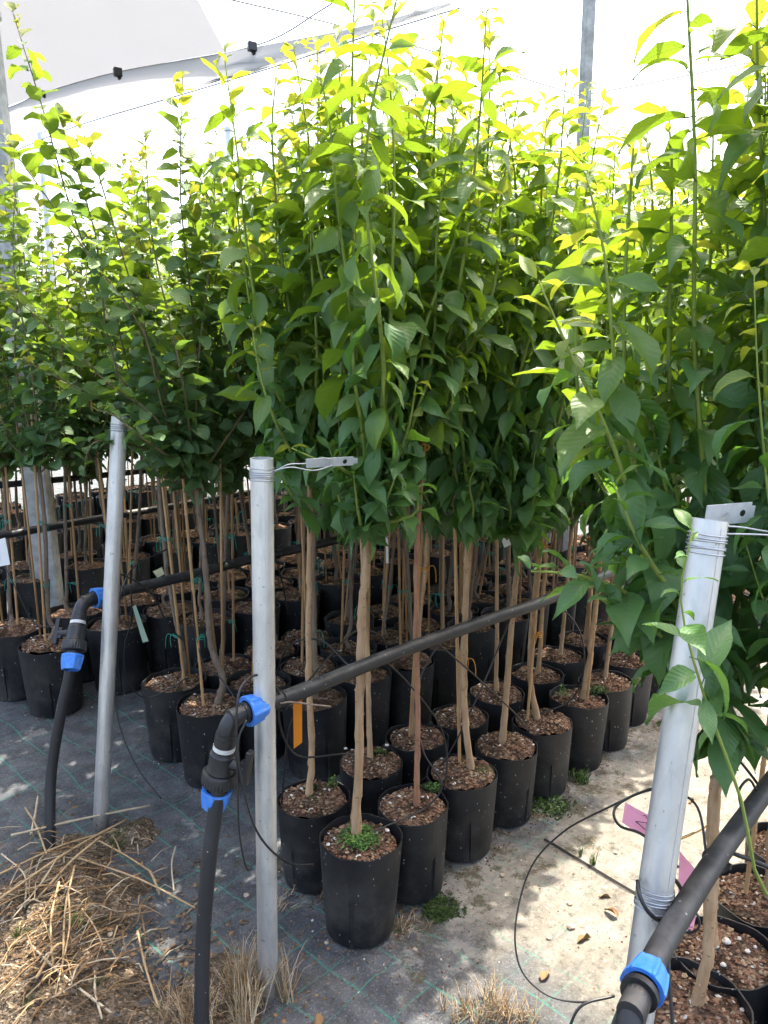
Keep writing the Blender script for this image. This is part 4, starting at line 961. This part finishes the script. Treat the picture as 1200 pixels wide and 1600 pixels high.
# yellow string near the pink tags, orange tie on the red trunk
tube_thing('string', [P(1062, 1312, 1.40), P(1085, 1302, 1.42), P(1105, 1290, 1.46), P(1115, 1275, 1.5)], .0016, ORANGE_TIE, 'yellow string in the sunlit gap behind the leaning post', 'string', None)
b = MB(); b.tube(spline([P(668, 675, 2.24), P(664, 700, 2.235), P(661, 735, 2.235)], 4), .0028, 6); b.tube(spline([P(657, 697, 2.25), P(663, 694, 2.23), P(671, 698, 2.25), P(664, 704, 2.24), P(657, 697, 2.25)], 4), .003, 6)
tag(b.obj('orange_tie', ORANGE_TIE, sharp=False), 'orange tie knotted on the thin red trunk', 'tie')
tube_thing('tie_wire', [P(640, 702, 2.27), P(665, 695, 2.25), P(690, 689, 2.28), P(700, 688, 2.30)], .0012, WIRE, 'fine grey wire passing the orange knot on the red trunk', 'wire', None)
b = MB(); b.tube(spline([P(438, 1099, 1.80), P(455, 1097, 1.80), P(490, 1101, 1.81), P(517, 1104, 1.82)], 5), .0022, 6)
tag(b.obj('dry_twig', BARK_GREY, sharp=False), 'thin dry twig stuck sideways under the middle pipe', 'twig')

# ------------------------------------------------------------------ canopy: poles, cables, film
def pole(base, h, w, mat, label, square=True, rz=.3, tilt=0.0):
    o = empty('canopy_pole', base, rz); o.rotation_euler = (0, tilt, rz); tag(o, label, 'pole', 'canopy poles'); b = MB()
    if square: b.box((0, 0, h/2-.1), ((w/2, 0, 0), (0, w/2, 0), (0, 0, h/2+.1)))
    else: b.revolve([(-.1, w/2), (h, w/2)], (0, 0, 0), (0, 0, 1), 16)
    s = b.obj('shaft', mat, o, smooth=not square)
    if square: bv = s.modifiers.new('bevel', 'BEVEL'); bv.width = .008; bv.segments = 2
    b = MB(); b.revolve([(h, w*.75), (h+.03, w*.75)], (0, 0, 0), (0, 0, 1), 12); b.obj('cap', GALV, o)
p = P(914, 150, 5.6); pole((p.x, p.y, 0), 4.35, .068, CONC, 'tall grey pole rising from the leaves into the white sky')
p = P(72, 827, 4.75); pole((p.x, p.y, 0), 3.62, .13, CONC, 'broad concrete pole at the edge of the picture behind the long branches', rz=.1, tilt=R(-1.6))
for (x, F, w, lab) in ((71, 9.5, .085, 'small far pole just above the leaves under the hanging film'), (361, 8.8, .075, 'small far pole beside the tall twisted shoot'), (735, 10.5, .07, 'small far pole behind the dense crowns')):
    p = P(x, 300, F); pole((p.x, p.y, 0), P(x, 205, F).z, w, GALV, lab, False)
ZC = 3.85
cab = [G(-60, 192, ZC), G(17, 167, ZC), G(67, 146, ZC), G(183, 113, ZC), G(394, 73, ZC), G(500, 17, ZC+.03), G(560, -25, ZC+.06)]
CB = mat_flat('steel_cable', (.16, .17, .18), .5, .3)
def cable(pts, label, r=.0045): tube_thing('cable', pts, r, CB, label, 'cable', 'canopy cables', 5, 6)
cable(cab, 'cable carrying the black clips along the film')
cable([G(20, 237, 3.45), G(117, 198, 3.45), G(250, 158, 3.45), G(440, 101, 3.45), G(572, 57, 3.45), G(720, 12, 3.45)], 'lower cable along the hem of the film', .004)
cable([G(330, -8, 4.0), G(570, 50, 4.0), G(830, 126, 4.0), G(935, 160, 4.0)], 'cable sloping across the white sky to the tall pole', .0055)
cable([G(915, 148, 4.0), G(1040, 125, 4.0), G(1230, 85, 4.0)], 'cable leaving the tall pole away from the film', .0055)
cable([P(620, 240, 10), P(760, 205, 10), P(840, 172, 10), P(905, 168, 10)], 'thin far cable above the rear crowns', .006)
for i, (x, y, lab) in enumerate(((184, 113, 'black plastic clip in the middle of the film cable'), (394, 73, 'black plastic clip over the tall twisted shoot'), (67, 146, 'small black clip near the long bare branch'))):
    c = G(x, y, ZC-.02); s = .030 if i < 2 else .02; o = empty('cable_clip', c); tag(o, lab, 'clip', 'film clips')
    b = MB(); b.box((0, 0, 0), (Vector((.8, .5, 0)).normalized()*s, Vector((-.5, .8, 0)).normalized()*s*.7, Vector((0, 0, s)))); k = b.obj('body', BLACKP, o, smooth=False); bv = k.modifiers.new('bevel', 'BEVEL'); bv.width = .006; bv.segments = 2
    b = MB(); b.tube([Vector((0, 0, -s)), Vector((.006, 0, -s*1.5)), Vector((.02, .0, -s*1.2))], s*.35, 6); b.obj('hook', BLACKP, o)
# film: a roof sheet above the cable toward the viewer and a sagging hem beyond it
def film_sheet():
    rg = random.Random(3); b = MB()
    mid = [G(-330, 285, ZC+.02), G(-60, 192, ZC+.02), G(67, 146, ZC+.02), G(183, 113, ZC+.02), G(352, 81, ZC+.02)]
    M = spline(mid, 12); T = [p+Vector((-.25, -3.0, .95)) for p in M]; n = len(T); rows = 14; v = []
    for j in range(rows):
        t = j/(rows-1)
        for i in range(n):
            p = T[i].lerp(M[i], t); p.z += -.18*math.sin(math.pi*t) + .035*noise.noise(Vector((i*.22, j*.5, 0)))*math.sin(math.pi*t); v.append(p)
    b.add(v, [(j*n+i, j*n+i+1, (j+1)*n+i+1, (j+1)*n+i) for j in range(rows-1) for i in range(n-1)])
    o = empty('canopy_film', M[n//2]); tag(o, 'translucent white film sheet hanging under the sky from a clipped cable', 'film')
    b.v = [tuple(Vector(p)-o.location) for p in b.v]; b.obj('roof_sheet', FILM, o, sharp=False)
    up = spline([G(-60, 192, ZC-.015), G(17, 167, ZC-.015), G(67, 146, ZC-.015), G(183, 113, ZC-.015), G(394, 74, ZC-.015), G(560, 42, ZC-.015), G(700, 4, ZC-.0)], 10)
    lo = spline([G(-60, 262, 3.60), G(17, 222, 3.62), G(67, 205, 3.62), G(200, 172, 3.63), G(400, 108, 3.66), G(572, 53, 3.70), G(705, 8, 3.75)], 10)
    n = len(up); v = []; rows = 12
    for j in range(rows):
        t = j/(rows-1)
        for i in range(n):
            p = up[i].lerp(lo[i], t); k = math.sin(math.pi*min(1, t*1.05)); p.z += -.07*k*math.sin(math.pi*i/(n-1)) + .05*noise.noise(Vector((i*.35, j*.9, 5)))*k + .02*noise.noise(Vector((i*1.3, j*2.2, 9)))*k; v.append(p)
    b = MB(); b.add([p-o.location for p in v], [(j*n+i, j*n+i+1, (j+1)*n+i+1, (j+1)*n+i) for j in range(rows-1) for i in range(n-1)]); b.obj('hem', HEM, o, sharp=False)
film_sheet()

# ------------------------------------------------------------------ litter on the ground
def mound(c, rx, ry, h, rz, mat, label):
    c = Vector(c); n = 30; m = 20; b = MB(); v = []
    for j in range(m+1):
        r = j/m
        for i in range(n):
            a = 2*math.pi*i/n; x = rx*r*math.cos(a); y = ry*r*math.sin(a)
            q = Vector((x*math.cos(rz)-y*math.sin(rz), x*math.sin(rz)+y*math.cos(rz), 0))
            k = (1-r*r); e = 1+.5*noise.noise(Vector((math.cos(a)*1.5, math.sin(a)*1.5, c.x*3)))
            p = c+q*e; z = ground_z(p.x, p.y)+h*k**1.4*(.75+.6*noise.noise(Vector((p.x*9, p.y*9, 2)))) + .022*noise.noise(Vector((p.x*26, p.y*26, 7)))*(k+.25) + .010*noise.noise(Vector((p.x*60, p.y*60, 3)))*(k+.3) - .014*r**3
            v.append((p.x, p.y, z))
    f = [(j*n+i, j*n+(i+1) % n, (j+1)*n+(i+1) % n, (j+1)*n+i) for j in range(m) for i in range(n)]
    b.add(v, f); return tag(b.obj('soil_mound', mat, sharp=False), label, 'soil', 'soil heaps')
mound(G(85, 1420), .34, .40, .05, .4, DIRT, 'brown heap of soil under the dry straw')
mound(G(200, 1305), .14, .10, .05, .2, DIRT, 'small dark soil heap at the foot of the slanting post')
mound(G(330, 1560), .26, .20, .035, .7, DIRT, 'low soil heap at the foot of the middle riser pipe')
mound(G(90, 1590), .30, .22, .04, .1, DIRT, 'soil heap under the straw at the bottom edge')
def surf(p): return ground_z(p.x, p.y)
# tangled straw, uncountable
rg = random.Random(77); b = MB()
for k in range(330):
    px, py = rg.gauss(95, 75), rg.gauss(1445, 85)
    if py < 1260 or px > 330: continue
    c = G(px, py); L = rg.uniform(.04, .16); a = rg.uniform(0, 3.14) if rg.random() < .4 else rg.gauss(1.0, .5)
    d = Vector((math.cos(a), math.sin(a), 0)); z = surf(c)+rg.uniform(.02, .085)*math.exp(-((px-90)/140)**2) + .006
    b.tube([Vector((c.x, c.y, z))-d*L/2-Vector((0, 0, rg.uniform(0, .012))), Vector((c.x, c.y, z+rg.uniform(0, .012))), Vector((c.x, c.y, z))+d*L/2-Vector((0, 0, rg.uniform(0, .02)))], rg.uniform(.0009, .0024), 5, mi=rg.choice([0, 1, 2, 2, 2]))
tag(b.obj('straw_litter', STRAW, sharp=False), 'tangled dry straw lying on the ground cloth near the slanting post', 'straw', kind='stuff')
b = MB()
for k in range(1500):
    if rg.random() < .6: px, py = rg.gauss(110, 110), rg.gauss(1450, 100)
    else: px, py = rg.gauss(300, 110), rg.gauss(1520, 70)
    if py < 1230 or py > 1660: continue
    c = G(px, py); chunk(b, (c.x, c.y, surf(c)+rg.uniform(.004, .05)*math.exp(-((px-100)/150)**2)), rg.uniform(.003, .010), rg, rg.choice([3, 3, 3, 3, 2]), .4)
tag(b.obj('dead_leaf_litter', STRAW, smooth=False), 'crumbled dead leaves and clods under the straw', 'litter', kind='stuff')
# the long stalks that show one by one
STK = [((20, 1335), (235, 1270), .10), ((0, 1395), (190, 1305), .09), ((0, 1440), (200, 1290), .11), ((125, 1360), (305, 1426), .07), ((150, 1325), (238, 1370), .06), ((95, 1410), (85, 1530), .10),
       ((110, 1430), (88, 1570), .11), ((120, 1390), (100, 1520), .12), ((45, 1490), (175, 1592), .06), ((50, 1320), (60, 1250), .07), ((75, 1360), (40, 1270), .09), ((215, 1460), (255, 1600), .03),
       ((275, 1335), (272, 1400), .05), ((90, 1380), (20, 1450), .12), ((160, 1340), (60, 1420), .12), ((5, 1360), (40, 1430), .09), ((150, 1530), (160, 1600), .04), ((130, 1450), (165, 1500), .09), ((60, 1560), (110, 1490), .09), ((235, 1370), (250, 1405), .04)]
DESC = ['long straw stalk pointing at the foot of the slanting post', 'pale stalk running under the topmost straw', 'straw stalk steeply crossing the pile', 'thick straw stalk reaching toward the middle riser pipe', 'bent stalk ending short of the green grid lines',
        'straw stalk hanging toward the bottom edge', 'longest stalk falling down the front of the pile', 'upright-looking stalk in the centre of the pile', 'stalk lying low near the bottom corner', 'short stalk poking up behind the pile', 'thin stalk leaning back toward the far riser', 'curved stalk on bare cloth near the dry tuft',
        'lone short stalk standing apart on the cloth', 'stalk dropping to the side edge', 'stalk lying flat across the pile top', 'short stalk at the edge of the picture', 'small stalk at the very bottom', 'short stalk below the thick one', 'stalk crossing the long falling one', 'last short stalk beside the thick stalk tip']
for (a, c, z), d in zip(STK, DESC):
    A = G(*a); C = G(*c); A.z = surf(A)+z*.8; C.z = surf(C)+.012+z*.25; m = A.lerp(C, .5)+Vector((rg.gauss(0, .012), rg.gauss(0, .012), z*.12)); b = MB(); r = rg.uniform(.0022, .0042)
    pts = spline([A, m, C], 5); b.tube(pts, [r*(1+.25*(i % 4 == 0)) for i in range(len(pts))], 6)
    tag(b.obj('straw_stalk', STRAW[rg.choice([0, 0, 1])], sharp=False), d, 'stalk', 'dry straw stalks')
def tuft(px, py, n, h, sp_, label, mats, mi=None, lean=(0, 0), w=.0016, parts=6):
    c = G(px, py); b = MB()
    for k in range(parts):
        p = c+Vector((rg.gauss(0, sp_*.5), rg.gauss(0, sp_*.4), 0)); p.z = surf(p)
        grass_tuft(b, p, rg, n//parts, h, sp_, w, mi, lean)
    tag(b.obj('grass_tuft', mats, sharp=False), label, 'grass', 'grass tufts')
tuft(385, 1560, 420, .15, .10, 'tall dry golden tuft between riser pipe and middle post', STRAW[:3], None, (-.01, 0), .0013, 10)
tuft(300, 1590, 200, .12, .10, 'dry tuft on the near side of the middle riser pipe', STRAW[:3], None, (-.02, 0), .0013, 8)
tuft(790, 1590, 300, .07, .07, 'low dry tuft on the aisle at the bottom edge', STRAW[:3], None, (0, 0), .0012, 14)
tuft(725, 1580, 120, .06, .05, 'small dry tuft beside the green grid lines', STRAW[:3], None, (0, 0), .0012, 8)
tuft(40, 1470, 70, .06, .03, 'little green grass tuft in the straw', [WEED2], 0, (0, 0), .0013, 3)
tuft(915, 1215, 160, .05, .05, 'grey-green weed tuft on the aisle by the pots', [WEED, WEED2, MOSS], None, (0, 0), .0016, 9)
tuft(928, 1345, 40, .05, .02, 'tiny bright weed standing in the pale aisle', [WEED2], 0, (0, 0), .0014, 3)
tuft(905, 1335, 24, .04, .015, 'smaller weed next to the bright aisle weed', [WEED2], 0, (0, 0), .0014, 2)
tuft(520, 1400, 0 or 60, .04, .05, 'dry wisps at the foot of the foremost pot', STRAW[:3], None, (0, 0), .001, 6)
tuft(645, 1440, 80, .03, .05, 'dry wisps below the second aisle-side pot', STRAW[:3], None, (0, 0), .001, 8)
tuft(445, 1410, 60, .03, .05, 'dry wisps beside the foot of the middle post', STRAW[:3], None, (0, 0), .001, 6)
# weeds on soil
def weeds(px, py, z, r, n, label, mats, h=.010):
    c = G(px, py, z); b = MB(); weed_clump(b, c, rg, r, n, h, 0); 
    weed_clump(b, c, rg, r*1.3, n//2, h*.4, 0); weed_clump(b, c, rg, r*.8, n//3, h*1.2, 1); tag(b.obj('weed_patch', mats, smooth=False), label, 'weed', 'weed patches')
weeds(560, 1308, PH-.004, .055, 300, 'bright weeds covering the soil of the foremost pot', [WEED, WEED2])
weeds(520, 1228, PH-.002, .014, 40, 'small leafy weed behind the post in the second pot', [WEED, WEED2], .03)
weeds(486, 1232, PH-.004, .02, 40, 'mossy weed at the base of the post-side trunk', [MOSS, WEED], .012)
weeds(675, 1232, PH-.004, .03, 90, 'dark moss beside the thin red trunk', [MOSS, WEED], .01)
weeds(930, 1078, PH-.004, .05, 130, 'moss on the soil of an aisle-side pot under big leaves', [MOSS, WEED], .010)
weeds(880, 1090, PH-.002, .03, 40, 'leafy weed between the aisle-side pots', [WEED, WEED2], .05)
weeds(590, 1180, PH-.004, .04, 80, 'moss on the pot behind the thick trunk', [MOSS, WEED], .01)
weeds(520, 1150, 0, .05, 80, 'low weeds on the wet cloth under the middle pipe', [MOSS, WEED2], .015)
weeds(850, 1255, -.008, .10, 500, 'mossy weeds along the foot of the aisle-side pots', [MOSS, WEED], .008)
weeds(690, 1420, -.008, .06, 300, 'dark moss at the foot of the second aisle-side pot', [MOSS, MOSS], .006)
weeds(265, 1180, 0, .05, 100, 'moss patch at the foot of the green-tied front pots', [MOSS, WEED], .006)
# stones and fallen leaves on the aisle
def stone(px, py, r, label, z=0.0, mat=None):
    b = bmesh.new(); bmesh.ops.create_icosphere(b, subdivisions=2, radius=r); s_ = rg.random()*50
    for v_ in b.verts:
        v_.co *= 1+.35*noise.noise(v_.co*(1.6/r)+Vector((s_, 0, 0))); v_.co.z *= .6
    me = bpy.data.meshes.new('stone'); b.to_mesh(me); b.free(); me.materials.append(mat or STONE)
    o = link('stone', me); c = G(px, py, z); o.location = (c.x, c.y, (surf(c) if z == 0 else z)+r*.3); o.rotation_euler = (0, 0, rg.random()*6); tag(o, label, 'stone', 'loose stones')
for (x, y, r, lab) in ((893, 1445, .013, 'tan stone in the middle of the sunlit aisle'), (890, 1408, .010, 'dark stone just above the tan aisle stone'), (962, 1328, .009, 'small stone near the aisle seam'), (858, 1462, .008, 'small reddish stone on the aisle'),
                       (648, 1478, .008, 'white stone below the second aisle-side pot'), (510, 1468, .007, 'white stone at the foot of the foremost pot'), (785, 1365, .010, 'round stone beside the mossy pot foot'), (385, 1395, .010, 'pale stone near the middle post'), (172, 1460, .011, 'pale stone in the dirt below the straw')):
    stone(x, y, r, lab)
PEB = CHIPS[3]
for (x, y, r, lab) in ((1135, 1472, .014, 'largest white pebble on the pot soil by the pink tag'), (1155, 1467, .007, 'white pebble beside the largest one'), (1120, 1480, .007, 'white pebble on the near side of the largest one'), (1168, 1487, .009, 'white pebble toward the pot rim'), (1130, 1508, .009, 'white pebble below the largest one'), (1180, 1480, .006, 'tiny white pebble at the pot rim'),
                       (605, 1165, .010, 'white pebble on the pot behind the thick trunk'), (540, 1170, .009, 'pale pebble beside the thick trunk'), (513, 1320, .008, 'white pebble at the rim of the foremost pot'), (605, 1298, .009, 'tan pebble at the far rim of the foremost pot')):
    stone(x, y, r*.75, lab, PH-.002, PEB)
for (x, y, lab) in ((935, 1398, 'curled dead leaf on the sunlit aisle'), (925, 1462, 'reddish dead leaf on the aisle'), (968, 1432, 'small dead leaf near the leaning post'), (1080, 1255, 'dead leaf on the bright cloth beyond the post'), (845, 1535, 'flat dead leaf at the shaded end of the aisle'), (500, 1580, 'dead leaf on the grid cloth')):
    c = G(x, y); me = leaf_mesh('dead_leaf', leaf_data(1, rg.randrange(14)), STRAW[2]); o = link('dead_leaf', me); o.location = (c.x, c.y, surf(c)+.008); o.scale = (.05, .04, .06); o.rotation_euler = (rg.gauss(0, .6), rg.gauss(0, .2), rg.random()*6); tag(o, lab, 'leaf', 'dead leaves')
# gravel specks, uncountable
b = MB()
for k in range(1500):
    q = rg.random()
    if q < .55: c = UV(rg.uniform(-.2, 3.0), rg.uniform(-.95, -.15))
    elif q < .8: c = G(rg.uniform(380, 760), rg.uniform(1380, 1600))
    else: c = G(rg.uniform(0, 420), rg.uniform(1150, 1600))
    chunk(b, (c.x, c.y, surf(c)+.001), rg.choice([.0012, .0015, .002, .0025, .004]), rg, rg.choices([0, 1, 2, 3], [2, 1.5, 4, .7])[0])
for bd, us, v0 in ((0, ROWS[0][0][1][:8], -.02), (0, ROWS[0][1][1][:5], .26), (1, ROWS[1][0][1][:4], 1.04), (1, ROWS[1][1][1][:3], 1.34), (2, ROWS[2][0][1][:3], 2.18)):
    for u_ in us:                                    # spilt substrate at the pot feet
        for k in range(130):
            a = rg.random()*6.28; q = PB*PSC[bd]+abs(rg.gauss(0, .028)); c = UV(u_, v0)+Vector((math.cos(a)*q, math.sin(a)*q, 0))
            chunk(b, (c.x, c.y, surf(c)+.001), rg.uniform(.0015, .0055), rg, rg.choices([0, 1, 2, 3], [2, .8, 5, .3])[0])
tag(b.obj('gravel_crumbs', CHIPS, smooth=False), 'soil crumbs and grit scattered over the ground cloth', 'grit', kind='stuff')
# seam of the ground cloth across the aisle
b = MB(); s0, s1 = G(850, 1310), G(1010, 1405); pts = [s0.lerp(s1, t)+Vector((0, 0, surf(s0.lerp(s1, t))+.003)) for t in np.linspace(0, 1, 8)]; d = (s1-s0).normalized(); q = Vector((-d.y, d.x, 0))*.0035
b.add([p+q*s_+Vector((0, 0, .006 if s_ > 0 else 0)) for p in pts for s_ in (-1, 1)], [(2*i, 2*i+2, 2*i+3, 2*i+1) for i in range(7)])
so = b.obj('ground_seam', mat_flat('ground_cloth_edge', (.02, .018, .016), .8), bpy.data.objects['ground'], sharp=False)
